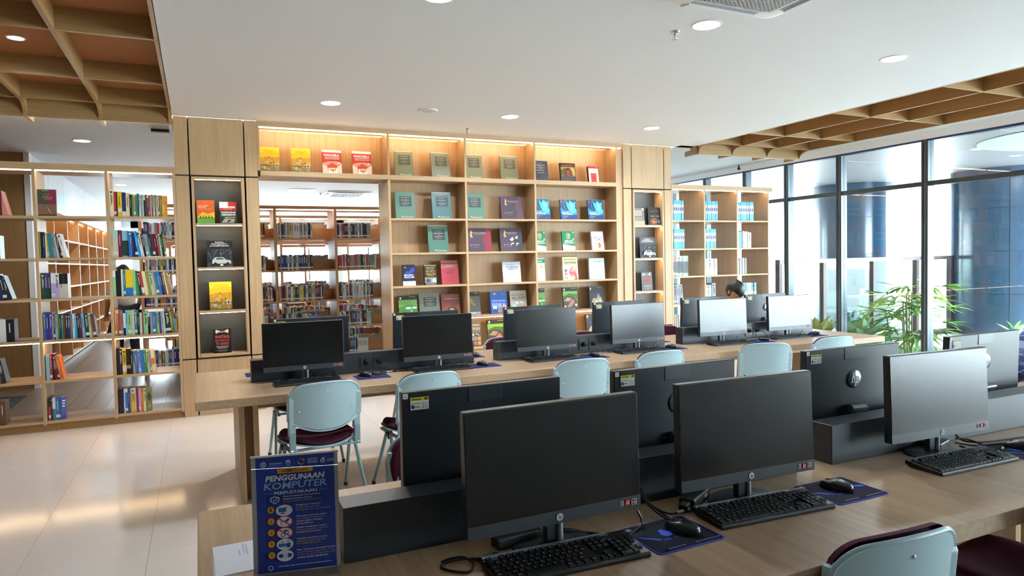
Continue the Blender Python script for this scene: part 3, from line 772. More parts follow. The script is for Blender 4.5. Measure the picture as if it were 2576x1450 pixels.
MB().box(0, 0, 0, .16, .052, .034).build('brick', BLK, t, bev=.005, seg=2)
MB().box(-.04, .012, .006, .001, .040, .028).build('inlet_plug', BLKM, t, bev=.004)
f = Flat(.018, .012); f.r(0, 0, 1, 1, '#c9ccd0'); f.build('tag', t, (.10, -.0005, .012))
t = thing('power_adapter', 'square black power adapter beside the silver screen post', 'adapter', (2.66, -6.05, .7503), .28)
MB().box(0, 0, 0, .105, .075, .03).build('brick', BLK, t, bev=.005, seg=2)
cable('cable looping out of the silver screen to the edge of the frame', [(2.78, -6.0, .83), (2.84, -6.0, .81), (2.92, -6.0, .80), (2.99, -6.0, .80), (2.92, -5.99, .81), (2.85, -5.99, .815), (2.82, -6.0, .80), (2.84, -6.03, .765), (2.95, -6.06, Z), (3.2, -6.09, Z)], .0038, None, [(2.985, -6.0, .80), (3.0, -6.0, .802)])
cable('cable curling under the silver screen to its adapter', [(2.80, -6.02, .78), (2.86, -6.04, .768), (2.88, -6.08, Z), (2.84, -6.11, Z), (2.78, -6.10, Z), (2.76, -6.06, .762)], .0038)
cable('cable reaching the mouse at the edge of the frame', [(2.765, -6.04, .77), (2.85, -6.07, Z), (2.95, -6.11, Z+.004), (2.98, -6.13, .762)], .0036, None, [(2.87, -6.16, .757), (2.90, -6.145, .757)])

# ================================================================== CHAIRS
def make_chair():
    t = thing('office_chair', 'x', 'chair')
    # backrest shell
    NX, NZ = 28, 12; m = MB()
    def edge(s):
        top = .824-.020*s*s
        if abs(s) > .58: q = (abs(s)-.58)/.42; top -= .085*(1-math.sqrt(max(0, 1-q*q)))
        bot = .522+.075*abs(s)**2.2
        return bot, top
    def surf(s, z): return -.245+.050*s*s-.10*(z-.66)
    for off in (0, .011):
        for i in range(NX+1):
            s = -1+2*i/NX; b, tp = edge(s)
            for k in range(NZ+1):
                z = b+(tp-b)*k/NZ; m.v.append((s*.227, surf(s, z)+off, z))
    n1 = (NX+1)*(NZ+1)
    for i in range(NX):
        for k in range(NZ):
            a = i*(NZ+1)+k; q = (a, a+NZ+1, a+NZ+2, a+1)
            m.f.append(q); m.f.append(tuple(n1+j for j in q[::-1])); m.m += [0, 0]
    rim = [i*(NZ+1) for i in range(NX+1)]+[NX*(NZ+1)+k for k in range(1, NZ+1)]+[i*(NZ+1)+NZ for i in range(NX-1, -1, -1)]+[k for k in range(NZ-1, 0, -1)]
    for a, b in zip(rim, rim[1:]+rim[:1]): m.f.append((a, b, n1+b, n1+a)); m.m.append(0)
    m.build('backrest', PLAS, t, smooth=True)
    # raised rim round the shell
    rp = [(m.v[i][0], m.v[i][1]+.004, m.v[i][2]) for i in rim]; rp.append(rp[0])
    MB().tube(rp, .0075, 8, caps=False).build('backrest_rim', PLAS, t, smooth=True)
    # cushion on the sitter's side
    m = MB()
    for lay, (dy, sc) in enumerate(((.011, .965), (.030, .955), (.042, .90), (.046, .6))):
        for i in range(NX+1):
            s = (-1+2*i/NX)*sc; b, tp = edge(-1+2*i/NX); c = (b+tp)/2; hz = (tp-b)/2
            for k in (0, 1): m.v.append((s*.227, surf(s, c)+dy, c+(hz*sc+(.012 if k else .0))*(1 if k else -1)))
    st = (NX+1)*2
    for lay in range(3):
        for i in range(NX):
            for k in (0, 1):
                a = lay*st+i*2+k; m.f.append((a, a+2, a+2+st, a+st)); m.m.append(0)
        for i in (0, NX): a = lay*st+i*2; m.f.append((a, a+1, a+1+st, a+st)); m.m.append(0)
    for i in range(NX): a = 3*st+i*2; m.f.append((a, a+2, a+3, a+1)); m.m.append(0)
    m.build('back_cushion', MAROON, t, smooth=True)
    for sx in (-1, 1):
        x = sx*.203
        p = MB().prism([(-.030, .50), (-.030, .735), (-.012, .765), (.012, .765), (.012, .50)], 'x', x-.021, x+.021)
        p.v = [(v[0], v[1]-.178-.10*(v[2]-.66), v[2]) for v in p.v]
        p.build('backrest_socket', PLAS, t, bev=.006, seg=2)
        q = MB().box(x-.019, -.2, .405, x+.019, -.178, .52); q.v = [(v[0], v[1]+.0-.06*(v[2]-.52), v[2]) for v in q.v]
        q.build('back_upright', TUBE, t, bev=.004, seg=2)
        MB().ell((x, -.2145-.0, .62), (.006, .004, .006), 10, 6).build('screw', CHROME, t, smooth=True)
        MB().ell((sx*.165, surf(sx*.73, .655)-.001, .655), (.006, .004, .006), 10, 6).build('screw', CHROME, t, smooth=True)
    MB().ell((0, surf(0, .775)-.001, .775), (.006, .004, .006), 10, 6).build('screw', CHROME, t, smooth=True)
    # seat: shell under a cushion, saddle shaped
    def seat(zf, w_, y0, y1, th):
        m = MB(); NY = 14
        for off in (0, th):
            for i in range(NX+1):
                s = -1+2*i/NX
                for k in range(NY+1):
                    u = k/NY; yy = y0+(y1-y0)*u; c = 1-.10*max(0, abs(2*u-1)-.6)
                    cc = (abs(s)**6)*.035*(1 if u > .5 else 1)
                    z = zf+.034*s*s-.05*max(0, u-.72)**1.4-.012*math.sin(u*PI)+off*(1-.75*max(abs(s)**8, abs(2*u-1)**8))
                    v_ = 2*u-1; xs = s*math.sqrt(1-.36*v_**4); ym = (y0+y1)/2+(y1-y0)/2*v_*math.sqrt(1-.36*s**4)
                    m.v.append((xs*w_, ym-.02*(1-s*s)*(1-u), z))
        n1 = (NX+1)*(NY+1)
        for i in range(NX):
            for k in range(NY):
                a = i*(NY+1)+k; q = (a, a+1, a+NY+2, a+NY+1); m.f.append(q); m.f.append(tuple(n1+j for j in q[::-1])); m.m += [0, 0]
        rim = [i*(NY+1) for i in range(NX+1)]+[NX*(NY+1)+k for k in range(1, NY+1)]+[i*(NY+1)+NY for i in range(NX-1, -1, -1)]+[k for k in range(NY-1, 0, -1)]
        for a, b in zip(rim, rim[1:]+rim[:1]): m.f.append((a, b, n1+b, n1+a)); m.m.append(0)
        return m
    seat(.418, .235, -.215, .225, .014).build('seat_shell', PLAS, t, smooth=True)
    seat(.434, .222, -.20, .215, .036).build('seat_cushion', MAROON, t, smooth=True)
    for sx in (-1, 1):
        a = MB().tube([(sx*.205, -.02, .415), (sx*.222, .03, .40), (sx*.236, .13, .2), (sx*.25, .235, .022)], [.013, .0135, .0135, .012], 10, flat=.8).build('leg', TUBE, t, smooth=True)
        MB().tube([(sx*.25, .233, .024), (sx*.252, .238, 0)], [.0145, .0125], 10).build('rubber_foot', RUB, a)
        a = MB().tube([(sx*.205, .0, .415), (sx*.224, -.06, .40), (sx*.238, -.14, .21), (sx*.252, -.25, .022)], [.013, .0135, .0135, .012], 10, flat=.8).build('leg', TUBE, t, smooth=True)
        MB().tube([(sx*.252, -.249, .024), (sx*.254, -.253, 0)], [.0145, .0125], 10).build('rubber_foot', RUB, a)
        MB().box(sx*.21-.012, -.2, .398, sx*.21+.012, .16, .416).build('seat_rail', TUBE, t, bev=.004)
        MB().box(sx*.222-.012, -.035, .385, sx*.222+.012, .02, .415).build('leg_bracket', BLKM, t, bev=.004)
    MB().box(-.21, -.19, .40, .21, -.165, .414).box(-.21, .11, .40, .21, .13, .414).build('cross_bar', TUBE, t, bev=.003)
    return t
ch0 = make_chair(); chfirst = True
def chair(x, y, rz, label):
    global chfirst
    t = ch0 if chfirst else copy_tree(ch0); chfirst = False
    t.location = (x, y, 0); t.rotation_euler = (0, 0, rz); tag(t, label, 'chair', 'blue-grey stacking chairs with maroon cushions'); return t
for x, y, a, s in [(.665, -3.26, .12, 'pale blue chair at the far desk behind the blue sign'), (1.34, -3.28, .10, 'pale blue chair, second from the doorway, half behind the black computer back'),
                   (2.53, -3.3, -.05, 'pale blue chair back rising between the two black computer backs'), (3.25, -3.26, 0, 'pale blue chair whose top shows above the grey computer back'),
                   (4.32, -3.36, -.35, 'pale blue chair turned sideways before the pale grey screen'), (5.06, -3.36, -.12, 'pale blue chair at the window end of the far desk')]:
    chair(x, y, a, s)
for x, y, a, s in [(.73, -2.19, PI, 'chair across the far desk behind the first computers'), (1.73, -2.16, PI, 'chair across the far desk whose pale rim shows beside the doorway'),
                   (2.60, -2.16, PI, 'maroon-backed chair across the desk before the book covers'), (3.43, -2.16, PI, 'maroon-backed chair across the desk between third and fourth screens'),
                   (4.42, -2.16, PI, 'maroon-backed chair across the desk beside the far pillar'), (5.45, -1.86, PI, 'chair holding the person with the bowed head')]:
    chair(x, y, a, s)
chair(.905, -5.22, PI, 'maroon-backed chair showing beside the black computer back on the near desk')
chair(5.17, -5.16, PI, 'chair under the person in the plaid shirt')
chair(1.635, -6.40, -.06, 'nearest chair, grey back with maroon cushion at the bottom of the picture')
chair(2.50, -6.40, .05, 'chair in the bottom corner with a dark maroon seat')
# ================================================================== BOOKS SHOWN FACE OUT
def cover_book(label, x, y, z, wd, ht, base, ops, lean=.16, turn=0., thick=.022, group='books shown face out on the display wall', spine=None):
    """x: left edge, y: front foot of the cover; leans back by lean"""
    t = thing('book', label, 'book', (x, y, z), turn, group)
    a = MB().box(0, 0, 0, wd, thick, ht); h = a.build('cover', [mat(base, .38, var=.03, vscale=25)], t, bev=.0008)
    p = MB().box(.003, .0025, ht-.0005, wd-.0005, thick-.0025, ht+.0008).build('pages', PAGES, t)
    objs = [h, p]
    if ops:
        f = Flat(wd, ht, -.0003)
        for o in ops: getattr(f, o[0])(*o[1:])
        objs.append(f.build('cover_print', t))
    if spine: objs.append(MB().box(-.0006, .001, .01, .0, thick-.001, ht-.01).build('spine_print', mat(spine, .5), t))
    for o in objs: o.rotation_euler = (-lean, 0, 0)
    return t
W_, K_ = '#f2efe8', '#17171a'
def pages_lines(x0, x1, y, n, dy, th, col): return [('lines', x0, x1, y, n, dy, th, col)]
def oldbook(panel, title, gloss=False, extra=''):
    o = [('r', .22, .46, .84, .84, panel), ('t', 'DE SRI SUSANTO', .53, .79, .40, .022, '#d8d6cc'), ('t', 'DI', .53, .745, .03, .016, '#d8d6cc'), ('t', 'MEDIA KARMANTA', .53, .70, .44, .024, '#d8d6cc'),
         ('t', 'TENTANG', .53, .635, .16, .014, '#d8d6cc'), ('t', title, .53, .585, .42, .022, '#d8d6cc'), ('t', 'EDISI KEDUA', .53, .525, .26, .016, '#d8d6cc'),
         ('p4',), ('t', 'GUNUNG AGUNG', .64, .075, .5, .026, '#e9e8e0')]
    o = [q for q in o if q[0] != 'p4']
    o.append(('poly', [(.27, .10), (.38, .10), (.325, .055)], '#e9e8e0'))
    o.append(('r', .4, .04, .86, .048, '#d8d6cc'))
    if gloss: o += [('r', .02, .965, .98, .99, '#c9c7b4'), ('poly', [(.1, .93), (.5, .9), (.9, .935), (.5, .915)], '#bdbba6')]
    return o
def ilmu():
    o = [('r', 0, .78, 1, 1, '#f2d21c'), ('poly', [(0, .55), (.3, .62), (.6, .6), (1, .63), (1, .8), (0, .8)], '#e3b91a'), ('poly', [(0, .3), (.2, .42), (.5, .5), (.8, .45), (1, .5), (1, .62), (.55, .6), (0, .56)], '#c98d22'), ('r', 0, 0, 1, .3, '#7a6420'), ('poly', [(0, .28), (.4, .22), (1, .3), (1, .1), (.5, .06), (0, .12)], '#8f7a2a')]
    o += [('e', .09, .93, .035, .025, '#d98b50'), ('t', 'ILMUWAN', .52, .9, .6, .045, '#b79a10'), ('t', 'TERKEMUKA', .52, .835, .74, .045, '#b79a10'), ('t', 'DUNIA', .55, .785, .3, .03, '#b79a10')]
    rr = random.Random(4)
    for cx, cy in ((.47, .6), (.17, .52), (.46, .5), (.77, .52), (.2, .36), (.36, .4), (.55, .36), (.7, .4), (.12, .2), (.24, .17), (.42, .12), (.72, .16), (.85, .1), (.6, .24), (.3, .28)):
        c = rr.choice(['#e8dcc0', '#d9772a', '#c8b090', '#e9c53a', '#b55a28']); s_ = rr.uniform(.035, .06)
        o += [('r', cx-s_, cy-s_*.8, cx+s_, cy+s_*.8, c), ('e', cx, cy, s_*.45, s_*.5, '#5a4030', 8)]
    o += [('r', .76, .2, .92, .33, '#f3efe4'), ('r', .79, .22, .89, .31, '#3a3a36')]
    return o
def pancasila():
    return [('r', 0, .9, 1, 1, '#f4f2ee'), ('e', .09, .92, .03, .02, '#556688', 8), ('r', .3, .94, .8, .95, '#8a8a8a'), ('t', 'PANCASILA', .5, .79, .8, .10, '#f7f4f0', .03), ('t', 'DALAM INDAH BERBANGSA', .52, .70, .76, .035, '#f7f4f0', .03), ('t', 'BERNEGARA DAN BERMASYARAKAT', .52, .635, .76, .035, '#f7f4f0', .03),
            ('poly', [(0, .45), (.3, .52), (.7, .54), (1, .47), (1, 0), (0, 0)], '#d99070'), ('poly', [(.18, .3), (.5, .47), (.82, .33), (.72, .1), (.5, .25), (.28, .12)], '#c4402e'), ('poly', [(0, .4), (.25, .3), (.3, 0), (0, 0)], '#eec9b4'), ('poly', [(1, .42), (.75, .3), (.72, 0), (1, 0)], '#eec9b4'),
            ('r', .3, 0, .75, .25, '#f1ede6'), ('e', .53, .15, .05, .07, '#b8862a', 10), ('poly', [(.53, .2), (.36, .24), (.38, .12), (.5, .12)], '#c89a34'), ('poly', [(.53, .2), (.70, .24), (.68, .12), (.56, .12)], '#c89a34'), ('e', .53, .15, .025, .035, '#a32a20', 8), ('e', .85, .47, .07, .03, '#f0ece4')]
def serai(): return [('r', 0, 0, 1, .34, '#ece3cd'), ('poly', [(0, .34), (.5, .28), (1, .22), (1, .4), (0, .4)], '#14794f'), ('ring', .5, .78, .17, .13, .3, '#cdbb7a'), ('poly', [(.4, .78), (.62, .86), (.55, .72)], '#cdbb7a'), ('t', 'LUHUR', .5, .62, .3, .04, '#f0e9d6'), ('t', 'SIRAH', .52, .49, .66, .10, '#f3efe2', .03), ('t', 'NABAWIYAH', .52, .39, .8, .07, '#f3efe2', .02), ('e', .9, .93, .05, .04, '#e8e2d0', 8), ('e', .88, .58, .06, .05, '#e6e0d2', 10), ('r', .78, .12, .86, .2, '#d8a92c')]
def volcano(): return [('r', 0, 0, 1, .28, '#1a3f7a'), ('poly', [(0, .28), (0, .6), (.3, .45), (.6, .5), (1, .4), (1, .25)], '#1f86b4'), ('poly', [(.35, .95), (.55, .8), (.6, .98), (.8, .85), (.95, .9), (.9, .6), (1, .45), (.85, .3), (.62, .34), (.5, .5), (.42, .66)], '#46bfe0'), ('poly', [(.6, .85), (.8, .75), (.78, .5), (.65, .55)], '#9be4f2'), ('e', .72, .55, .1, .1, '#7fd6c8', 10), ('ring', .45, .75, .22, .28, .08, '#5fa8c0', 16, 1.2, 4.2), ('e', .1, .9, .04, .05, '#c65a5a', 8), ('t', 'VULKAN', .3, .36, .44, .07, '#e6dfb0', .03), ('t', 'MAUNABU', .42, .28, .62, .07, '#e6dfb0', .03), ('r', .1, .17, .45, .19, '#9ab8d8'), ('r', .1, .09, .3, .11, '#9ab8d8')]
def ensik(c): return [('r', 0, 0, 1, 1, '#4a3a4c'), ('poly', [(.7, 0), (.72, .35), (.62, .5), (.74, .75), (.8, 1), (1, 1), (1, 0)], c), ('poly', [(.17, .66), (.2, .86), (.25, .9), (.28, .8), (.24, .74), (.29, .62), (.22, .6)], '#c9a25e'), ('e', .22, .9, .03, .04, '#b03a4a', 8), ('t', 'ENSIKLOPEDIA', .55, .79, .5, .045, '#b9a890'), ('r', .35, .72, .75, .73, '#9a8a80'), ('r', .16, .22, .21, .32, '#b55a3a'), ('r', .25, .29, .52, .305, '#b9a8a0'), ('r', .25, .2, .5, .21, '#a09088')]
def nature(kind):
    o = [('r', 0, .82, 1, 1, '#141412'), ('e', .12, .9, .045, .045, '#e8e4da', 8), ('r', .07, .835, .17, .845, '#c8c4ba'), ('r', .58, .94, .9, .952, '#d8c81c')]
    if kind == 'sprout': o += [('r', 0, 0, 1, .82, '#3f7a34'), ('poly', [(0, .5), (.5, .62), (1, .55), (1, .82), (0, .82)], '#6fa04a'), ('r', 0, 0, 1, .25, '#355c22'), ('poly', [(.63, 0), (.66, .4), (.7, .4), (.70, 0)], '#b9dcae'), ('e', .52, .46, .16, .045, '#cfe8c6'), ('e', .84, .47, .14, .04, '#d6ecce'), ('e', .3, .22, .15, .09, '#2c2a1c'), ('r', .25, 0, .35, .2, '#6a6448'), ('poly', [(0, 0), (.1, .2), (.2, 0)], '#7ab050'), ('poly', [(.4, 0), (.5, .15), (.58, 0)], '#7ab050')]
    if kind == 'shroom': o += [('r', 0, 0, 1, .82, '#4c6a30'), ('poly', [(0, .6), (.4, .72), (1, .68), (1, .82), (0, .82)], '#74b04a'), ('poly', [(0, .32), (.1, .55), (.35, .62), (.7, .55), (1, .3), (1, 0), (0, 0)], '#4a3a30'), ('poly', [(.05, .4), (.3, .56), (.6, .5), (.4, .36)], '#a58a72'), ('poly', [(.22, .12), (.58, .44), (.72, .44), (.76, .32), (.42, .06), (.26, .04)], '#c8643a'), ('poly', [(.3, .14), (.58, .38), (.68, .36), (.42, .1)], '#6a8a86'), ('e', .85, .2, .08, .06, '#c8beb0', 10), ('e', .1, .15, .07, .05, '#b8b0a0', 10), ('r', 0, 0, 1, .06, '#26241e')]
    if kind == 'crystal': o += [('r', 0, 0, 1, .82, '#1d1b1d'), ('poly', [(.1, 0), (.15, .35), (.3, .5), (.45, .42), (.6, .6), (.78, .5), (.9, .25), (.95, 0)], '#a08a76'), ('poly', [(.3, .2), (.45, .38), (.6, .25)], '#cbb69c'), ('poly', [(.6, .3), (.7, .45), (.85, .25)], '#c0a890'), ('e', .3, .62, .05, .04, '#3a3aa8', 8), ('poly', [(.5, .5), (.55, .72), (.62, .52), (.7, .72), (.7, .5)], '#8a7c74')]
    if kind == 'bug': o += [('r', 0, 0, 1, .82, '#55524a'), ('r', 0, 0, 1, .14, '#8aa0a6'), ('poly', [(0, .62), (.3, .72), (.55, .6), (.3, .52), (.1, .5)], '#8a6a3c'), ('poly', [(.3, .55), (.6, .48), (.65, .4), (.4, .48)], '#a87c40'), ('r', .2, .1, .7, .115, '#e8ecec'), ('r', .2, .065, .6, .078, '#e8ecec')]
    return o
def cerdas(top, word, col, tx): return [('r', 0, 0, 1, 1, col), ('t', 'CERDAS MENGENAL', .5, .80 if top else .58, .82, .07, tx, .0), ('t', word, .5, .66 if top else .40, .8, .14, tx, .0)]+([('r', .12, .84, .9, .93, '#4a6a8a'), ('r', .2, .85, .35, .92, '#d0b04a'), ('r', .5, .85, .62, .92, '#32506a')] if not top else [('r', .12, .54, .9, .55, tx), ('e', .4, .44, .07, .06, '#c8d4e8'), ('poly', [(.55, .48), (.85, .4), (.86, .43), (.6, .5)], '#d0d8c8')])+[('r', .12+.29*i, .05+.17*j, .36+.29*i, .19+.17*j, c) for i in range(3) for j, c in ((0, ['#34506a', '#b8785a', '#c0a070'][i]), (1, ['#c8d0cc', '#8898a0', '#d09060'][i]))]
def waiting(): return [('poly', [(.14, .93), (.2, .96), (.25, .92), (.75, .92), (.8, .96), (.87, .93), (.86, .82), (.8, .79), (.74, .84), (.26, .84), (.2, .79), (.14, .82)], '#c9bda8'), ('r', .36, .86, .66, .93, '#4a463e'), ('t', 'WAITING', .5, .66, .82, .13, '#b4473a', .03), ('t', 'FOR YOUR CAT', .5, .515, .8, .09, '#b4473a', .02), ('t', 'TO BARK?', .5, .38, .74, .12, '#b4473a', .03), ('r', .15, .26, .85, .275, '#c8c4bc'), ('r', .2, .225, .8, .235, '#c8c4bc'), ('r', .25, .19, .75, .2, '#c8c4bc'), ('r', .2, .11, .8, .12, '#a8a49c'), ('r', .3, .07, .7, .08, '#a8a49c')]
def faith(): return [('t', 'FAITH,', .5, .92, .34, .05, '#e6e6ea', .02), ('t', 'FRATERNITY,', .5, .855, .62, .05, '#e6e6ea', .02), ('t', '& COMPASSION', .5, .79, .74, .05, '#e6e6ea', .02), ('r', 0, .0, 1, .68, '#26282e'), ('r', 0, 0, 1, .18, '#3c3e44')]+[('e', random.Random(i).uniform(.04, .96), random.Random(i+99).uniform(.3, .66), .022, .018, random.Random(i).choice(['#6a6c72', '#4c4e56', '#8a8c90', '#3a3c44']), 6) for i in range(60)]+[('poly', [(.18, .12), (.2, .26), (.32, .36), (.62, .36), (.74, .26), (.92, .24), (.94, .12)], '#b9c4ba'), ('poly', [(.34, .27), (.38, .34), (.6, .34), (.66, .27)], '#4a5450'), ('e', .32, .12, .06, .05, '#1c1c20', 10), ('e', .8, .12, .06, .05, '#1c1c20', 10), ('r', .5, .04, .62, .1, '#e4e4e4')]
def secan1(): return [('poly', [(.08, .5), (.35, .72), (.5, .66), (.7, .82), (.95, .9), (.95, .7), (.6, .55), (.3, .55)], '#2a3fae'), ('poly', [(.1, .85), (.22, .92), (.32, .85), (.3, .82), (.22, .88), (.13, .82)], '#b79a3a'), ('t', 'SECURITY', .5, .5, .78, .075, '#f0f0f4', .04), ('t', 'ANALYSIS', .5, .405, .82, .075, '#f0f0f4', .04), ('r', .2, .335, .8, .345, '#4a8ad0'), ('r', 0, 0, 1, .22, '#dcd9e0'), ('t', 'BENJAMIN GRAHAM', .5, .16, .62, .03, '#8a8690'), ('t', 'DAVID L. DODD', .5, .11, .5, .03, '#8a8690')]
def secan2(): return [('r', 0, .95, 1, 1, '#c8a83a'), ('t', 'BENJAMIN GRAHAM', .5, .88, .74, .05, '#e8e4d8', .01), ('t', 'DAVID L. DODD', .5, .81, .56, .045, '#e8e4d8', .01), ('t', 'SECURITY', .52, .69, .76, .11, '#d8a81e', .01), ('t', 'ANALYSIS', .52, .55, .76, .11, '#d8a81e', .01), ('t', 'Principles and Technique', .5, .455, .5, .035, '#e8e4d8'), ('r', 0, .36, 1, .38, '#d8a81e'), ('r', .03, .1, .97, .35, '#8a94a0'), ('e', .3, .22, .2, .1, '#4a5058'), ('poly', [(.6, .15), (.7, .33), (.9, .3), (.93, .12)], '#c4ccd4'), ('r', .1, .03, .9, .07, '#9a968c')]
BK = []
def row(zi, items, y=.05):
    for it in items: BK.append((zi,)+it)
G_OL, G_GR = '#7d7d5c', '#5e8272'
DISPLAY = [  # shelf height, left x, right x, book height, base, print, label, lean
 ]
def disp(z, u0, u1, hpx, base, ops, label, lean=.15, y=.09, **k):
    DISPLAY.append((z, u0, u1, hpx, base, ops, label, lean, y, k))
def plain(title, sub=None, col='#e8e4da', band=None):
    o = [('t', title, .5, .66, .7, .06, col, .01)]
    if sub: o.append(('t', sub, .5, .56, .6, .045, col, .01))
    return o
S = 'display wall'
A = []
def b(x, z, wd, ht, base, ops, label, lean=.15, y=.10, **k): cover_book(label, x, y, z, wd, ht, base, ops, lean, **k)
def rows():
    z = 2.574
    b(.650, z, .205, .277, '#c9a020', ilmu(), 'yellow scientists cover at the very left end of the top shelf')
    b(.982, z, .205, .28, '#c9a020', ilmu(), 'yellow scientists cover, second on the top shelf above the doorway')
    b(1.314, z, .215, .279, '#c23a2c', pancasila(), 'red and white cover with eagle, beside the yellow covers')
    b(1.651, z, .222, .279, '#c23a2c', pancasila(), 'red and white cover with eagle, next to the upright above the doorway')
    b(2.145, z, .226, .307, '#80805e', oldbook('#55523f', 'VULKAN KUTAI', True), 'olive cover with brown title panel, first in its top bay', turn=-.05)
    b(2.599, z, .236, .313, '#7d7c62', oldbook('#55523f', 'KERAJAAN KUTAI', True), 'olive cover wrapped in wrinkled film, beside the upright')
    b(3.03, z, .236, .31, '#80805e', oldbook('#564a38', 'KUTAI', True), 'olive cover with shiny film streaks, left one of its top bay')
    b(3.511, z, .246, .314, '#7e7c5e', oldbook('#5d5140', 'KUTAI MARTADIPURA', True), 'olive cover with film glare across its title panel, right of its bay')
    b(3.965, z, .226, .27, '#343842', [('t', 'JENDRAL SUDIR', .4, .88, .5, .03, '#c8c8cc'), ('t', 'PEMBEBASAN', .5, .78, .6, .045, '#c8c8cc'), ('t', 'DARI', .5, .71, .2, .03, '#c8c8cc'), ('t', 'KATASTROF', .5, .65, .6, .045, '#c8c8cc'), ('t', 'DAN', .5, .59, .16, .03, '#c8c8cc'), ('t', 'BENCANA', .5, .53, .5, .045, '#c8c8cc'), ('r', .3, .4, .75, .42, '#c8c8cc')], 'dark navy cover with pale titles on the top shelf')
    b(4.374, z, .231, .256, '#2a1d14', [('r', .05, .3, .95, .8, '#9a7a2c'), ('poly', [(.05, .3), (.05, .6), (.3, .75), (.4, .5)], '#4f5a1e'), ('poly', [(.95, .3), (.95, .7), (.7, .78), (.62, .5)], '#b89a3c'), ('poly', [(.2, .3), (.25, .6), (.4, .74), (.6, .74), (.75, .58), (.8, .3)], '#6a2c14'), ('e', .5, .62, .13, .12, '#2f1a12'), ('e', .5, .57, .09, .06, '#8a5a42'), ('e', .46, .64, .015, .015, '#0c0807', 6), ('e', .54, .64, .015, .015, '#0c0807', 6), ('poly', [(.4, .5), (.44, .32), (.56, .32), (.6, .5)], '#8a4020'), ('t', 'BATANG TORU', .5, .87, .66, .07, '#b5653a', .03), ('t', 'ORANGUTAN', .55, .1, .5, .05, '#9a3a22')], 'dark cover with a red ape on the top shelf', thick=.03)
    b(4.805, z, .150, .229, '#c23030', [('r', 0, 0, 1, .86, '#efece8'), ('t', 'DALIM', .5, .74, .4, .06, '#a8a8b0'), ('r', .2, .05, .8, .58, '#d0382e'), ('poly', [(.35, .3), (.5, .45), (.68, .32), (.55, .2)], '#b02a24'), ('e', .85, .93, .04, .03, '#f0e8e4', 8)], 'small white and red cover at the far end of the top shelf', thick=.045, spine='#241c1c')
    z = 2.074
    b(2.142, z, .240, .324, G_GR, oldbook('#3f4a48', 'KALISTUS SAKTI'), 'sage green cover, first on the second shelf beside the doorway')
    b(2.596, z, .246, .332, '#4d7274', oldbook('#3c4c54', 'TRADISI BUMI', True), 'glossy teal cover, second on the second shelf')
    b(3.015, z, .262, .327, G_GR, oldbook('#3f4a48', 'KERAJAAN ADAT'), 'sage green cover, third on the second shelf behind the upright')
    b(3.507, z, .313, .298, '#4a3a4c', ensik('#6b4656'), 'square purple encyclopedia cover on the second shelf')
    b(3.965, z, .244, .276, '#17406e', volcano(), 'blue eruption cover, first of three on the second shelf')
    b(4.364, z, .248, .273, '#17406e', volcano(), 'blue eruption cover, middle of three on the second shelf')
    b(4.786, z, .243, .275, '#17406e', volcano(), 'blue eruption cover, last of three on the second shelf')
    z = 1.669
    b(2.537, z, .256, .336, '#53796b', oldbook('#35403e', 'KEDATON KUTAI', True), 'green cover in cracked film, alone in its third-shelf bay')
    b(3.02, z, .345, .30, '#5a3a48', ensik('#8a2a3c'), 'square purple encyclopedia cover with a red swirl')
    b(3.487, z, .309, .303, '#45404c', ensik('#3a3642')+[('poly', [(.42, .5), (.5, .56), (.56, .62), (.6, .54), (.66, .52), (.58, .5), (.54, .42)], '#d8d8d8'), ('poly', [(.66, .6), (.74, .64), (.82, .66), (.78, .58), (.8, .52), (.72, .54)], '#d8d8d8'), ('poly', [(.46, .22), (.5, .36), (.62, .37), (.6, .32), (.52, .3)], '#d8d8d8'), ('poly', [(.7, .2), (.72, .36), (.84, .36), (.8, .3), (.76, .3)], '#d8d8d8')], 'square grey encyclopedia cover with four white dancers')
    b(3.962, z, .174, .259, '#14794f', serai(), 'green and cream cover half behind the upright on the third shelf')
    b(4.385, z, .186, .259, '#14794f', serai(), 'green and cream cover in the middle of the third shelf', thick=.03)
    b(4.836, z, .187, .256, '#d9dce6', [('e', .88, .92, .05, .03, '#d88a7a', 8), ('t', 'SURYANI', .5, .82, .3, .03, '#8a90a0'), ('t', 'PSIKOLOGI', .5, .67, .72, .075, '#5a5a7a', .02), ('t', 'ISLAM', .5, .56, .44, .075, '#c03a4a', .02), ('r', .3, .47, .75, .485, '#a8acb8'), ('e', .45, .26, .16, .13, '#e0b48a'), ('poly', [(.5, .4), (.68, .36), (.74, .24), (.66, .12), (.52, .12), (.58, .25)], '#c8553a'), ('r', .35, .05, .7, .06, '#a8acb8')], 'white cover with two head profiles at the end of the third shelf', thick=.028)
    z = 1.277
    b(2.204, z, .157, .253, '#14163a', secan1(), 'dark blue finance cover with white foot band', lean=.1)
    b(2.472, z, .157, .243, '#1b1a18', secan2(), 'black finance cover with yellow title', lean=.1, thick=.03)
    b(2.691, z, .226, .295, '#b53a48', [('r', 0, .92, 1, 1, '#b55a5a'), ('r', .1, .87, .8, .92, '#7a4a50'), ('r', 0, .68, 1, .84, '#c97a7a'), ('t', 'SEMIOTIK', .5, .77, .42, .055, '#eadcd8', .02), ('t', 'KAJIAN', .5, .62, .36, .04, '#8a2a38'), ('t', 'CANDRA', .5, .55, .4, .04, '#8a2a38'), ('t', 'MENEKELA', .5, .48, .44, .04, '#8a2a38'), ('t', 'I', .5, .41, .03, .04, '#8a2a38'), ('r', .2, .28, .8, .29, '#8a2a38'), ('r', .3, .16, .7, .17, '#8a2a38')], 'red cover with pink title band')
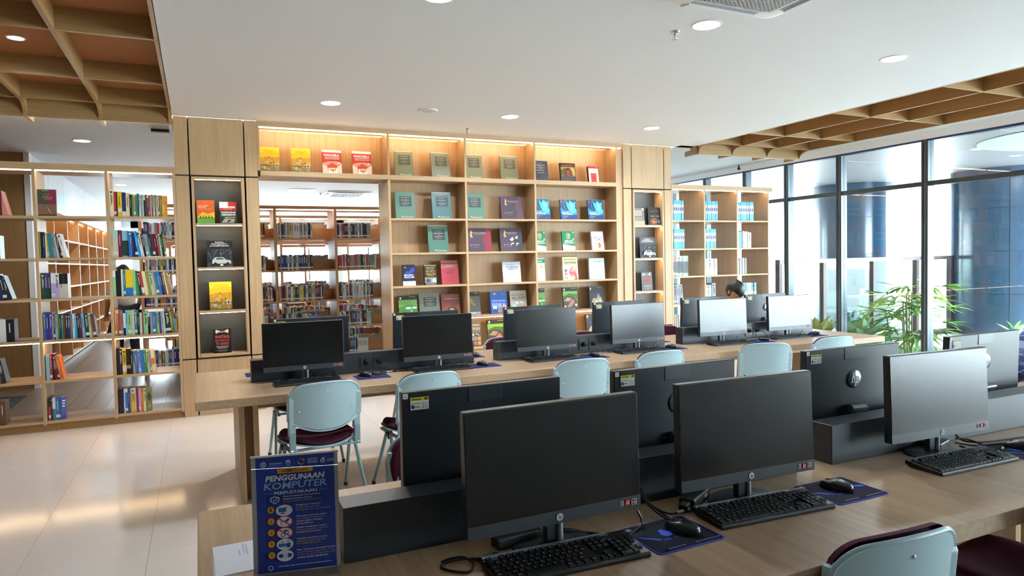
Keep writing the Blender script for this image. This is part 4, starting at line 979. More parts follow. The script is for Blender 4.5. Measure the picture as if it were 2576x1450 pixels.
    b(3.513, z, .244, .262, '#e3e5ec', [('poly', [(0, .62), (1, .72), (1, 1), (0, 1)], '#d3d7e4'), ('t', 'PARA PEREKAYASA', .42, .86, .5, .03, '#6a7080'), ('t', 'SOVEREIGN', .53, .75, .74, .075, '#2c3344', .02), ('t', 'WEALTH', .53, .65, .56, .075, '#2c3344', .02), ('t', 'FUND(S)?', .53, .565, .4, .05, '#2c3344', .0), ('r', .3, .07, .75, .08, '#9aa0ae')], 'white cover with black titles standing alone in the middle bay', turn=-.06)
    b(3.958, z, .155, .296, '#ecebe4', [('r', 0, .8, 1, .97, '#1f9a6a'), ('t', 'RONY', .5, .87, .6, .08, '#eef2ea', .03), ('t', 'S', .3, .62, .15, .10, '#2a3a34'), ('e', .7, .63, .14, .07, '#e0a03a'), ('lines', .1, .8, .45, 5, .07, .012, '#b0b4b0')], 'white and green cover mostly hidden behind the upright on the fourth shelf', lean=.1)
    b(4.38, z, .230, .32, '#e9dfae', [('r', 0, .97, 1, 1, '#22201c'), ('t', 'CERDAS MENGENAL', .5, .86, .78, .06, '#8a7a4a', .0), ('t', 'TUBUH MANUSIA', .5, .72, .8, .10, '#6a5a2c', .0), ('r', .08, .635, .92, .645, '#8a7a4a'), ('e', .68, .42, .22, .15, '#cc8470'), ('poly', [(.5, .42), (.38, .34), (.48, .2), (.66, .1), (.72, 0), (.95, 0), (.88, .3)], '#c85a58'), ('e', .74, .46, .12, .08, '#d8a898'), ('e', .6, .36, .05, .03, '#f0e4d0', 8), ('poly', [(.55, .25), (.7, .2), (.8, .05), (.7, .05)], '#e8c0a8'), ('r', .1, .34, .28, .46, '#4a8ac0'), ('e', .19, .4, .06, .035, '#c03a40', 8), ('r', .1, .2, .28, .31, '#b04a8a'), ('r', .13, .23, .24, .27, '#e8d0e0'), ('poly', [(.12, .06), (.17, .16), (.19, .07)], '#b04a30'), ('poly', [(.21, .07), (.23, .16), (.28, .06)], '#b04a30')], 'cream anatomy cover with a red muscled head', lean=.1)
    b(4.786, z, .242, .284, '#d3dbe4', [('poly', [(0, 0), (1, 0), (1, .35), (.5, .42), (0, .25)], '#bccad8'), ('poly', [(.2, .3), (.5, .55), (.8, .4), (.6, .25)], '#dfe6ec'), ('t', 'PUISI DUNIA', .52, .84, .44, .035, '#8a96a6'), ('r', .4, .66, .78, .67, '#9aa6b4'), ('r', .4, .6, .7, .61, '#9aa6b4'), ('r', .3, .08, .8, .09, '#98a4b2')], 'pale blue-white cover at the end of the fourth shelf', lean=.08, thick=.03)
    z = .882
    b(2.148, z, .230, .279, '#2c3a1c', nature('sprout'), 'black-topped cover with green sprout, above the second computer back')
    b(2.403, z, .258, .295, '#6e7268', oldbook('#44463f', 'KEBAHASAAN'), 'grey-green cover with dark title panel between sprout and red covers')
    b(2.685, z, .238, .275, '#7a3a34', [('t', 'KEPEMILIKAN', .55, .8, .76, .07, '#c8908a', .01), ('r', .15, .9, .7, .91, '#a86a60'), ('poly', [(.0, .3), (.3, .5), (.7, .45), (1, .55), (1, 0), (0, 0)], '#8f5038'), ('e', .55, .3, .24, .15, '#4a2c24'), ('e', .55, .3, .14, .09, '#a8988c'), ('t', 'VV', .55, .57, .1, .05, '#3a2420')], 'brownish red cover beside the upright on the fifth shelf')
    b(3.012, z, .18, .291, '#35332c', nature('bug'), 'dark cover with an insect on the fifth shelf', lean=.12)
    b(3.335, z, .229, .286, '#2350a8', cerdas(False, 'FISIKA', '#2a5ab4', '#dfe4ea'), 'blue encyclopedia cover with small pictures on the fifth shelf')
    b(3.609, z, .232, .284, '#8f8a7e', cerdas(True, 'ALAM', '#a8a294', '#4a463e'), 'grey-beige encyclopedia cover on the fifth shelf')
    b(3.958, z, .150, .30, '#2c3a1c', nature('sprout'), 'sprout cover half hidden behind the upright by the white computer strip', lean=.12)
    b(4.38, z, .223, .301, '#2a2018', nature('shroom'), 'black-topped mushroom cover on the fifth shelf', lean=.14)
    b(4.787, z, .230, .299, '#1a1614', nature('crystal'), 'black cover with a pale crystal at the end of the fifth shelf', lean=.14)
    z = .489
    b(2.981+.035, z, .18, .333, '#4c443c', cerdas(True, 'HEWAN', '#5d544a', '#e8e0d0'), 'brown encyclopedia cover low behind the desk divider gap', lean=.1)
    b(3.289, z, .249, .325, '#2a2018', nature('shroom'), 'mushroom cover on the lit lower shelf above the maroon chair')
    b(4.733, z, .245, .32, '#1a1614', nature('crystal'), 'crystal cover on the lit lower shelf, mostly behind a computer')
    G1 = 'books in the pillar niches'
    b(.009, nzL[3]+.001, .170, .247, '#d0602a', [('r', 0, 0, 1, .26, '#5a9a3a'), ('poly', [(0, .26), (.3, .5), (.6, .42), (1, .5), (1, .26)], '#e0b42c'), ('e', .5, .85, .035, .025, '#e8a884', 8), ('t', 'RAWAT LITERASI', .36, .76, .58, .045, '#f2dccc', .02), ('t', 'MAKASSAR', .3, .70, .42, .045, '#f2dccc', .02), ('r', .12, .62, .8, .63, '#eac0a8')]+[('poly', [(.15+.16*i, .22), (.2+.16*i, .38), (.24+.16*i, .24)], '#2c3a1c') for i in range(5)], 'orange and green cover in the top niche of the nearer pillar', lean=.1, y=.05, group=G1)
    b(.227, nzL[3]+.001, .168, .233, '#c8342c', [('r', 0, .72, .5, 1, '#f0e8e8'), ('r', 0, .0, 1, .6, '#1e2c26'), ('t', 'TRANSISI', .52, .76, .76, .09, '#f6f2f0', .04), ('t', 'DAN KANDIDAT', .5, .67, .5, .035, '#f0d8a0'), ('r', .06, .3, .94, .58, '#2c4a3c'), ('t', 'KONSOLIDASI', .52, .52, .82, .075, '#f2f2f0', .04), ('t', 'DEMOKRATIS', .52, .41, .8, .08, '#f2f2f0', .04), ('r', .3, .27, .9, .31, '#d89a2c'), ('poly', [(.1, .05), (.3, .25), (.9, .22), (.8, .04)], '#9aa29c'), ('poly', [(.4, .02), (.5, .18), (.7, .16)], '#20241f')], 'white, red and dark green cover in the top niche of the nearer pillar', lean=.1, y=.05, group=G1)
    b(.089, nzL[2]+.001, .248, .285, '#1c1d24', faith(), 'black square cover with a white vehicle, second niche of the nearer pillar', lean=.1, y=.05, group=G1)
    b(.099, nzL[1]+.001, .217, .30, '#c9a020', ilmu(), 'yellow scientists cover in the third niche of the nearer pillar', lean=.1, y=.05, group=G1)
    b(.118, nzL[0]+.001, .175, .262, '#1b191c', waiting(), 'black cover with red titles and bone in the lowest niche', lean=.08, y=.05, group=G1)
    b(5.48, nzR[3]+.001, .18, .237, '#76706c', [('r', .1, .55, .75, .85, '#b9b2aa'), ('t', 'MITOS', .42, .75, .5, .07, '#5a5450', .02), ('t', 'CINDAI', .42, .65, .5, .07, '#5a5450', .02), ('r', 0, 0, 1, .25, '#b8a890'), ('lines', .1, .8, .45, 4, .05, .015, '#b0aaa4'), ('r', .78, .86, .95, .98, '#d8dce0')], 'grey cover in the top niche of the farther pillar', lean=.08, y=.05, group=G1)
    b(5.719, nzR[3]+.001, .198, .245, '#1c2420', [('t', 'Phtisiologi', .55, .78, .62, .11, '#b03a3a', .0, .3), ('r', .5, .88, .8, .89, '#9aa49c'), ('r', .2, .5, .55, .52, '#c8c4b8'), ('r', .65, .5, .9, .52, '#c8c4b8'), ('ring', .45, .22, .26, .17, .35, '#b5622c'), ('e', .45, .2, .12, .08, '#c8843a'), ('e', .85, .2, .09, .1, '#4a8ab0')], 'black cover with an orange roundel in the top niche of the farther pillar', lean=.08, y=.05, turn=-.12, thick=.04, group=G1)
    b(5.575, nzR[2]+.001, .268, .288, '#1c1d24', faith(), 'black square cover with vehicle in the second niche of the farther pillar', lean=.08, y=.05, group=G1)
    b(5.596, nzR[1]+.001, .184, .26, '#1b191c', waiting(), 'black bone cover in the third niche of the farther pillar', lean=.08, y=.05, group=G1)
    # face-out book at the top of the open bookcase
    b(-1.37, 2.075, .15, .255, '#5a4a38', [('r', 0, .44, .55, 1, '#3c4230'), ('r', .55, .44, 1, 1, '#7a1c44'), ('r', 0, 0, 1, .44, '#7a5a46'), ('r', 0, 0, 1, .05, '#2c3020'), ('r', .25, .94, .6, .955, '#c8c0b4'), ('t', 'Lembaga', .5, .82, .34, .04, '#a8988c'), ('t', 'ASRUL', .55, .72, .6, .07, '#b5785a', .02), ('t', 'SANI', .55, .64, .42, .07, '#b5785a', .02), ('poly', [(.5, .38), (.6, .25), (.75, .05), (.55, .2)], '#b09a88')], 'green, wine red and brown cover wrapped in film, top shelf of open bookcase', lean=.06, y=.04, thick=.03, group='books in the open bookcase')
rows()

# ================================================================== BOOKS WITH SPINES OUT
C_ = dict(cream=('#e6d9ae', 'cream'), yellow=('#e2bd1e', 'yellow'), red=('#b83a38', 'red'), black=('#1d1d20', 'black'), navy=('#26305e', 'navy'), dgreen=('#1f4436', 'dark green'), green=('#2f8a56', 'green'), lgreen=('#8fc08a', 'pale green'),
          tan=('#b08a5c', 'tan'), teal=('#2f7f86', 'teal'), blue=('#2f6fb4', 'blue'), lblue=('#7fc0dc', 'light blue'), bblue=('#1b93d2', 'bright blue'), white=('#e4e3de', 'white'), grey=('#8d9094', 'grey'), brown=('#6b4632', 'brown'),
          maroon=('#6a1f34', 'maroon'), purple=('#4c3a78', 'purple'), lilac=('#b0a4c8', 'lilac'), orange=('#d9732a', 'orange'), salmon=('#d8907a', 'salmon'), olive=('#8a8a34', 'olive'), dark=('#2b2c33', 'charcoal'), indigo=('#3a3f8c', 'indigo'),
          pink=('#c2456a', 'pink'), crimson=('#a01c3c', 'crimson'), beige=('#c9bfae', 'beige'), mint=('#a9cdbd', 'mint'), cyan=('#2fa8dc', 'cyan'))
_sp = {}
def spine_mesh(col, wd, ht, dp, style):
    key = (col, round(wd, 4), round(ht, 3), style)
    if key in _sp: return _sp[key]
    m = MB(); c = mat(C_[col][0], .42, var=.05, vscale=30); dk = '#1c1c22' if col in ('white', 'cream', 'yellow', 'beige', 'mint', 'lgreen', 'lblue', 'lilac', 'grey') else '#d8d4c8'
    mats = [c, PAGES, mat('#e4e4e2', .6, var=.03), mat(dk, .6, var=.03), mat(C_[style[1]][0], .42, var=.05, vscale=30) if style[1] else c, mat('#24407e', .5)]
    t = min(.0022, wd*.14)
    m.box(0, 0, 0, wd, .003, ht).box(0, .003, 0, t, dp, ht).box(wd-t, .003, 0, wd, dp, ht).box(t, .003, .002, wd-t, dp-.004, ht-.004, 1)
    e = -.0004
    def strip(z0, z1, mi, a=.0, b_=1., k=1): m.quad([(wd*a, e*k, z0), (wd*b_, e*k, z0), (wd*b_, e*k, z1), (wd*a, e*k, z1)], mi)
    if style[1]: strip(ht*style[2], ht*style[3], 4)
    if style[0] & 1: strip(.022, .05, 2, .04, .96, 2); strip(.034, .037, 3, .2, .8, 3)
    if style[0] & 2: strip(ht*.42, ht*.82, 3, .36, .50, 2)
    if style[0] & 4: strip(ht*.5, ht*.75, 3, .58, .70, 2); strip(ht*.86, ht*.92, 3, .25, .75, 2)
    if style[0] & 8: strip(ht*.48, ht*.66, 5, .18, .82, 2); strip(ht*.72, ht*.74, 5, .2, .8, 2); strip(.02, ht*.36, 2, .0, .10, 2)
    me = m.mesh(mats); _sp[key] = me; return me
rng = random.Random(11)
def spine(col, wd, ht, x, y, z, lean, label, group, dp=None, style=None):
    st = style or (rng.choice([0, 2, 2, 4, 6, 6, 3, 1, 7, 0]), None, 0, 0)
    o = link('book', spine_mesh(col, wd, ht, dp or min(.2, ht*.7), st), None, (x, y, z)); o.rotation_euler = (0, R(-lean), 0)
    return tag(o, label, 'book', group)
def shelf_row(spec, x0, z, where, group, y=.03, dp=None, x1=None):
    """spec: 'colour,width mm,height cm[,lean degrees[,second colour,from,to]]' left to right; widths scaled to end at x1"""
    it = [s.split(',') for s in spec.split()]
    tot = sum(float(i[1])/1000/(math.cos(R(float(i[3]))) if len(i) > 3 and i[3] else 1) for i in it)
    k = (x1-x0)/tot if x1 else 1.
    x = x0
    for n, i in enumerate(it):
        wd = float(i[1])/1000*k; ht = float(i[2])/100; le = float(i[3]) if len(i) > 3 and i[3] else 0.
        st = None
        if len(i) > 4: st = (8 if i[0] == 'cyan' and i[4] == 'white' else rng.choice([0, 2, 6, 1]), i[4], float(i[5]), float(i[6]))
        nm = C_[i[0]][1]+(' and '+C_[i[4]][1] if len(i) > 4 else '')
        spine(i[0], wd-(.0035 if i[0] == 'cyan' else .0008), ht, x, y+rng.uniform(0, .012), z+.0006, le, '%s book, %s from left on %s' % (nm, ordn[n+1], where), group, dp, st)
        x += wd/math.cos(R(le))
GO = 'books in the open bookcase'
OB = 'shelf, %s bay of open bookcase'
def ob(k, bay): return ['top', 'second', 'third', 'fourth', 'fifth', 'bottom'][k]+' '+OB % bay
shelf_row('cream,38,27 red,24,24.5 black,10,24.5 yellow,38,24.5,0,white,.18,.33 navy,36,24,0,cream,0,.15 cream,34,23.5 black,18,22 green,13,22 tan,24,22,0,yellow,.9,1 green,10,22 teal,20,23 white,14,22 grey,12,22 mint,15,22 navy,16,22,0,cream,.75,1 brown,14,22 maroon,14,22,0,white,.85,1 grey,16,21.5 salmon,14,22 maroon,10,22 beige,16,22 teal,14,22 cream,12,22,0 tan,22,21.5 olive,16,21.5', -.775, 2.074, ob(0, 'right'), GO, x1=-.315)
cover_book('orange cover turned to the front at the end of the top row', -.312, .035, 2.0755, .05, .21, '#d8902a', [('poly', [(0, .1), (0, .8), (.6, .4)], '#dba468'), ('lines', .2, .9, .75, 3, .06, .02, '#b54a2a')], .0, .12, .15, GO)
shelf_row('cream,16,27.5 beige,46,27,0,mint,.72,1 maroon,36,27 lblue,56,26.5,0,dgreen,.05,.62 blue,30,26 navy,26,24.5 dark,30,24.5 bblue,26,26,9 white,30,26,9 black,16,23,8 grey,24,23,8 lblue,18,23,8 dgreen,20,23,8 maroon,26,23,7 dark,24,23,7 red,18,23,7 mint,16,23,6 dgreen,22,23,6 olive,16,22.5,6', -.776, 1.669, ob(1, 'right'), GO, x1=-.285)
shelf_row('lgreen,22,26,0,white,.75,1 black,22,25.5 black,20,25.5,0 white,14,27 teal,20,27 yellow,57,26.5,0,blue,0,.32 lgreen,20,25.5 green,28,25,6 dgreen,22,24.5,6 red,22,24.5,7,white,.18,.33 cream,26,24.5,7 olive,26,24,7 mint,22,23,7 salmon,16,23,7 teal,24,23.5,7 blue,20,24,7 navy,18,23.5,8 brown,18,23.5,8 cream,22,23.5,9 tan,24,23.5,9', -.776, 1.277, ob(2, 'right'), GO, x1=-.245)
shelf_row('orange,15,27.5 olive,14,26,0,white,.85,1 red,16,25.5 grey,20,25 black,18,25,0,white,.3,.9 lblue,16,25 lgreen,34,25 beige,18,25 teal,24,24.5 dark,18,22 beige,18,22 brown,12,22 lgreen,34,22.5 black,18,22,0,white,.8,1 grey,20,22 blue,24,22 olive,12,22,2 lgreen,18,22,2 purple,18,22,2 white,16,22,2 mint,16,22,3 dark,46,22,4 olive,22,22,6', -.774, .882, ob(3, 'right'), GO, x1=-.245)
shelf_row('black,20,27 dark,28,26 yellow,36,25.5,0,white,.12,.35 black,40,25.5,0,tan,.22,.36 dark,22,23.5 cream,20,23.5,2 blue,32,23.5,3 lilac,20,23.5,3 blue,32,23.5,3 green,30,23.5,4 cream,22,23,4 grey,20,23,4 cream,34,23,5,orange,.35,.62', -.77, .489, ob(4, 'right'), GO, x1=-.425)
shelf_row('black,24,24.5 navy,24,24.5 white,12,24.5 blue,26,24.5,0,white,.85,1 purple,20,24.5 grey,16,24.5 yellow,30,24.5,0,white,.78,1 beige,14,24.5 crimson,24,24 lilac,22,24 orange,26,24 cream,24,23.5', -.768, .098, ob(5, 'right'), GO, x1=-.53)
cover_book('olive photo cover turned to the front on the bottom shelf', -.527, .035, .0995, .055, .232, '#6a6a24', [('poly', [(.1, .6), (.5, .85), (.9, .6), (.6, .4)], '#34361c'), ('poly', [(.2, .1), (.6, .35), (.8, .15)], '#8a8a48')], .0, .35, .15, GO)
shelf_row('olive,10,25.5 black,16,25 navy,18,25 white,10,22 yellow,22,24,3 teal,32,24,4 grey,26,24,6 beige,18,24,7 dark,14,24,8 black,12,24,10 white,30,23.5,12', -1.37, 1.669, ob(1, 'middle'), GO, x1=-1.15)
shelf_row('dgreen,22,25 purple,20,25,0,dgreen,0,.4 purple,20,25,0,dgreen,0,.4 lilac,26,24.5,0,white,.6,1 lilac,26,24.5,0,white,.6,1 beige,28,24,0,black,.58,1 beige,28,24,0,black,.58,1', -1.372, 1.277, ob(2, 'middle'), GO, x1=-1.155)
shelf_row('blue,14,26 indigo,26,26 indigo,18,26 white,10,24 maroon,12,24 lblue,14,24 olive,14,24 dgreen,14,24 teal,12,24,0 brown,16,24 dark,16,24 navy,18,24 grey,16,24 white,14,24 cyan,22,23.5,2 dark,16,23.5,2 maroon,18,24,3 lblue,22,24,4 dgreen,26,24,3 cream,12,24,3 beige,16,23.5,3 brown,24,23,6', -1.37, .882, ob(3, 'middle'), GO, x1=-.93)
shelf_row('lblue,30,24.5 red,22,25 dark,26,25 maroon,22,24,5 dark,16,24,8 orange,36,23.5,9', -1.365, .489, ob(4, 'middle'), GO, x1=-1.22)
shelf_row('black,20,22,0,red,0,.6 dark,16,22 white,24,22,0,teal,0,.5 blue,40,22', -1.363, .098, ob(5, 'middle'), GO, x1=-1.265)
cover_book('indigo cover turned to the front at the foot of the middle bay', -1.262, .035, .0995, .05, .215, '#3a4a94', [('r', .3, .8, .8, .86, '#e4e4ea'), ('r', .3, .68, .75, .74, '#e4e4ea'), ('r', .3, .56, .7, .62, '#e4e4ea'), ('poly', [(.2, .1), (.6, .2), (.7, .05)], '#2a3470')], .0, .45, .15, GO)
for k, spec, x0, x1 in ((0, 'dark,30,24 maroon,36,23 salmon,44,23,12', -1.72, -1.6), (1, 'lgreen,22,22', -1.70, -1.678), (2, 'navy,36,24 blue,20,25 navy,30,23.5,6 dark,34,23.5,9 dark,36,23,16', -1.76, -1.60), (3, 'grey,24,22 white,40,21.5 black,50,21.5', -1.75, -1.60), (4, 'brown,34,23,5 dark,34,23,10', -1.76, -1.68), (5, 'dark,40,23 brown,44,23', -1.79, -1.70)):
    shelf_row(spec, x0, ZS[k], ob(k, 'left'), GO, x1=x1)
# right bookcase by the windows: sets of matching volumes
GW = 'books in the bookcase by the windows'
def wb(k, bay): return ['top', 'second', 'third', 'fourth', 'fifth', 'bottom'][k]+' shelf, %s bay of window bookcase' % bay
ST = 'cyan,%s,28,0,white,.34,.84'
def sets(n, w_): return ' '.join(['cyan,%d,28,0,white,.36,.80' % w_]*n)
shelf_row(sets(6, 37), 6.106, 2.074, wb(0, 'first'), GW, x1=6.325)
shelf_row(sets(7, 38), 6.686, 2.074, wb(0, 'middle'), GW, x1=6.948)
shelf_row(sets(8, 42), 7.30, 2.074, wb(0, 'last'), GW, x1=7.64)
shelf_row(sets(6, 38), 6.106, 1.669, wb(1, 'first'), GW, x1=6.335)
shelf_row(sets(6, 38), 6.686, 1.669, wb(1, 'middle'), GW, x1=6.91)
shelf_row('white,40,24 cyan,60,24 navy,14,25 salmon,20,25.5 beige,70,24.5 white,20,24 beige,55,23', 7.30, 1.669, wb(1, 'last'), GW, x1=7.59)
shelf_row('white,34,29,0,dark,.25,.7 red,38,29,0,dark,.15,.72 lgreen,38,29,0,dark,.15,.72 lilac,38,29,0,dark,.15,.72 lilac,38,29,0,dark,.15,.72 lgreen,38,29,0,dark,.15,.72 cream,38,29,0,dark,.15,.72 lgreen,36,29,0,dark,.15,.72', 6.106, 1.277, wb(2, 'first'), GW, x1=6.395)
shelf_row('lgreen,50,24,0,white,0,.25 white,26,24 white,60,24,0,beige,0,.55 beige,50,24 dark,14,24 beige,60,24', 6.686, 1.277, wb(2, 'middle'), GW, x1=6.93)
shelf_row('white,50,24 grey,18,24 white,34,24 lilac,18,24 white,34,24 grey,34,23.5', 7.30, 1.277, wb(2, 'last'), GW, x1=7.49)
shelf_row('grey,30,27 grey,26,27.5,3 grey,26,27.5,4 grey,36,28,4 grey,40,27.5,5', 6.106, .882, wb(3, 'first'), GW, x1=6.30)
shelf_row('white,30,25 white,28,25 mint,30,25 white,26,25 dark,14,25 grey,60,27.5', 6.686, .882, wb(3, 'middle'), GW, x1=6.895)
shelf_row('teal,40,26,0,white,0,.5 teal,40,26,0,white,0,.5 mint,40,26,0,white,0,.5 mint,40,26,0,white,0,.5 teal,42,26,0,white,0,.5 teal,42,26,0,white,0,.5', 7.38, .882, wb(3, 'last'), GW, x1=7.68)
shelf_row('white,16,24 dark,12,24 beige,14,24 grey,12,24 white,12,24,3 dark,12,24,4 beige,14,24,5', 6.106, .489, wb(4, 'first'), GW, x1=6.25)
shelf_row('dark,20,25 white,12,25 grey,14,25 white,12,25 dark,14,25 white,12,25 grey,16,25', 6.106, .098, wb(5, 'first'), GW, x1=6.3)
# aisle bookcase: the two upper shelves seen in the doorway stand as single books, the rest as joined rows
GA = 'books on the first aisle bookcase'
def aisle_spec(n, pal, h0, leanlast):
    return ' '.join('%s,%d,%.1f%s' % (rng.choice(pal), rng.randint(14, 34), h0+rng.uniform(-1.2, 1.), ',%d' % (3+i-(n-leanlast)) if i >= n-leanlast else '') for i in range(n))
P1 = 'white white lilac white lblue white grey dark navy dark navy grey yellow black'.split(); P2 = 'yellow lblue white navy purple navy dark indigo tan orange grey navy white olive'.split()
P3 = 'black dark white grey black beige orange navy red white black'.split(); P4 = 'red crimson green black beige white blue salmon grey dark maroon white tan'.split()
P5 = 'dark purple maroon yellow white tan indigo black red teal beige navy white dark yellow lilac'.split(); P6 = 'maroon white dark blue beige white white brown black lblue dark white black'.split()
def joined_rows(name, label, rows):
    """books too far and many to pick apart: one object of kind stuff"""
    m = MB(); mats = []
    def mi(c):
        q = mat(c, .5, var=.05, vscale=30)
        if q not in mats: mats.append(q)
        return mats.index(q)
    for (x0, x1, y, z, pal, h, back) in rows:
        x = x0
        while x < x1:
            wd = rng.uniform(.014, .034); ht = h+rng.uniform(-.015, .012); c = '#cfc2ad' if back else C_[rng.choice(pal)][0]
            if x+wd > x1: break
            a = len(m.v); m.box(x, y, z, x+wd-.001, y+.17, z+ht, mi(c))
            if not back:
                i = mi('#e6e4de'); m.quad([(x+.002, y-.0005, z+.02), (x+wd-.003, y-.0005, z+.02), (x+wd-.003, y-.0005, z+.045), (x+.002, y-.0005, z+.045)], i)
                if rng.random() < .6: m.quad([(x+wd*.3, y-.0005, z+ht*.45), (x+wd*.6, y-.0005, z+ht*.45), (x+wd*.6, y-.0005, z+ht*.85), (x+wd*.3, y-.0005, z+ht*.85)], mi('#d6d4ca' if c < '#8' else '#2a2a30'))
            x += wd
    o = m.build(name, mats); tag(o, label, 'books', kind='stuff'); return o
rws = [(1.12, 1.66, 3.23, AZ[0], P1, .23, 0), (2.03, 2.57, 3.23, AZ[0], P3, .228, 0), (1.12, 1.66, 3.23, AZ[1], P2, .23, 0), (2.035, 2.66, 3.23, AZ[1], P4, .225, 0)]
for k in (2, 3, 4):
    rws += [(1.12, 1.07+.74-(.1 if k == 3 else 0), 3.23, AZ[k], P5, .225, 0), (2.03, 2.68-.05*k, 3.23, AZ[k], P6, .225, 0)]
for k in (0, 1, 2, 3, 4): rws += [(-.69, -.0, 3.23, AZ[k], (P1+P2+P5), .23, 0), (.215, .95 if k != 2 else 1.06, 3.23, AZ[k], P3, .22, 0)]
for k in range(5):
    for a, b_ in zip(AX, AX[1:]): rws.append((a+.35, b_-.04, 3.2+.36, AZ[k], None, .23, 1))
joined_rows('book_row', 'rows of books on the nearest aisle bookcase, too many to count', rws)
rws = []
for y, dx in ((5.3, .3), (7.4, .1)):
    for k in range(5):
        for a, b_ in zip(AX, AX[1:]):
            a += dx; b_ += dx
            if k == 0: rws.append((a+.3, b_-.1, y+.36, AZ[k], None, .22, 1))
            else: rws.append((a+.06, b_-rng.uniform(.1, .4), y+.03, AZ[k], P4+P5+P1, .2, 0)); rws.append((a+.06, b_-rng.uniform(.1, .5), y+.36, AZ[k], None, .2, 1))
joined_rows('book_row', 'books on the farther aisle bookcases deep in the hall', rws)
# ================================================================== SIGN AND PAPERS ON THE NEAR DESK
t = thing('notice_stand', 'clear acrylic stand with blue computer rules notice on the near desk', 'sign', (.104, -5.925, .751), -.2)
SW, SH = .213, .302
ACR = glass_mat((.96, .98, .98), 1.2)
s0 = MB().box(-.002, .0005, 0, SW+.002, .0025, SH).build('back_sheet', ACR, t)
s1 = MB().box(-.002, -.0035, 0, SW+.002, -.0015, SH).build('front_sheet', ACR, t)
s2 = MB().box(-.004, -.004, SH-.003, SW+.004, .003, SH+.001).build('top_edge', mat('#d9d6d2', .3, var=.02), t)
s3 = MB().box(-.004, -.055, 0, SW+.004, .055, .003).build('foot', ACR, t)
s4 = MB().box(-.002, -.0012, .001, SW+.002, .0002, SH-.004).build('paper_edge', mat('#c3bfc4', .5, var=.02), t)
f = Flat(SW, SH, -.0016); f.step = .00004
WT, OR, BLU = '#d5dae6', '#d58f1c', '#1c3796'
f.r(.045, .0, .965, .985, BLU)
f.poly([(.045, .0), (.965, .0), (.965, .5), (.6, .2)], '#1f3c9f')
f.ring(.13, .925, .033, .024, .35, WT); f.e(.13, .925, .012, .009, WT, 10); f.t('STBHINNEKA', .275, .928, .15, .013, WT); f.r(.19, .908, .36, .911, '#8fa0d0')
f.ring(.42, .932, .028, .021, .25, WT); f.poly([(.395, .932), (.445, .932), (.43, .945), (.41, .945)], WT); f.r(.38, .9, .46, .904, '#8fa0d0')
for i in range(10):
    a = 2*PI*i/10; f.e(.575+.034*math.cos(a), .93+.024*math.sin(a), .011, .008, ['#c03a3a', '#d0a02c', '#3a9a4a', '#c0402c', '#b02a2c', '#2ca0c8', '#d8b02c', '#8a2a4a', '#d8782c', '#2a5aa0'][i], 6)
f.t('SUSTAINABLE', .71, .95, .12, .009, WT); f.t('DEVELOPMENT', .71, .938, .12, .009, WT); f.t('GOALS', .71, .92, .12, .02, WT, .03)
f.ring(.83, .925, .03, .022, .4, WT, 14, 2.6, 6.6); f.e(.83, .94, .012, .012, WT, 8); f.poly([(.8, .93), (.86, .955), (.84, .92)], WT); f.t('DIKTISAINTEK', .925, .932, .085, .010, WT); f.t('BERDAMPAK', .925, .918, .085, .011, WT, .03)
f.poly([(.31+.022*math.cos(a), .862+.022*math.sin(a)) for a in [PI/2+PI*i/8 for i in range(9)]]+[(.69+.022*math.cos(a), .862+.022*math.sin(a)) for a in [-PI/2+PI*i/8 for i in range(9)]], OR)
f.t('HIMBAUAN', .5, .862, .31, .028, '#2a2418', .008, .25)
f.t('PENGGUNAAN', .5, .802, .70, .050, '#e6e6ee', .035, .15)
f.t('KOMPUTER', .5, .737, .74, .062, '#8fb2dc', .02, .12)
f.t('PERPUSTAKAAN', .5, .675, .50, .026, '#dfe3ee', .015)
f.r(.14, .674, .23, .677, '#7f96d0'); f.r(.77, .674, .86, .677, '#7f96d0')
f.r(.17, .585, .84, .655, '#152a78')
f.poly([(.20, .637), (.255, .65), (.31, .637), (.305, .605), (.255, .583), (.205, .605)], WT); f.poly([(.212, .632), (.255, .642), (.298, .632), (.294, .608), (.255, .592), (.216, .608)], '#152a78'); f.poly([(.23, .616), (.25, .604), (.285, .63), (.278, .634), (.25, .613), (.236, .622)], WT)
f.t('Demi kenyamanan dan keamanan', .57, .641, .44, .015, WT); f.t('fasilitas bersama, mohon', .52, .619, .34, .014, WT); f.t('memperhatikan ketentuan berikut:', .575, .598, .45, .014, '#b9a06a')
txt = [('Penggunaan komputer', 'perpustakaan wajib', 'mendapat izin dari petugas.', ''), ('Dilarang mencabut kabel', 'atau mengubah komputer', 'tanpa seizin petugas', 'perpustakaan.'), ('Jangan menghapus sistem', 'kabel, perangkat, maupun', 'instalasi komputer.', ''),
       ('Gunakan komputer sesuai', 'kebutuhan akademik dan', 'bertanggung jawab.', ''), ('Mari bersama menjaga fasilitas', 'perpustakaan agar tetap aman,', 'tertib, dan dapat digunakan oleh', 'semua civitas akademika.')]
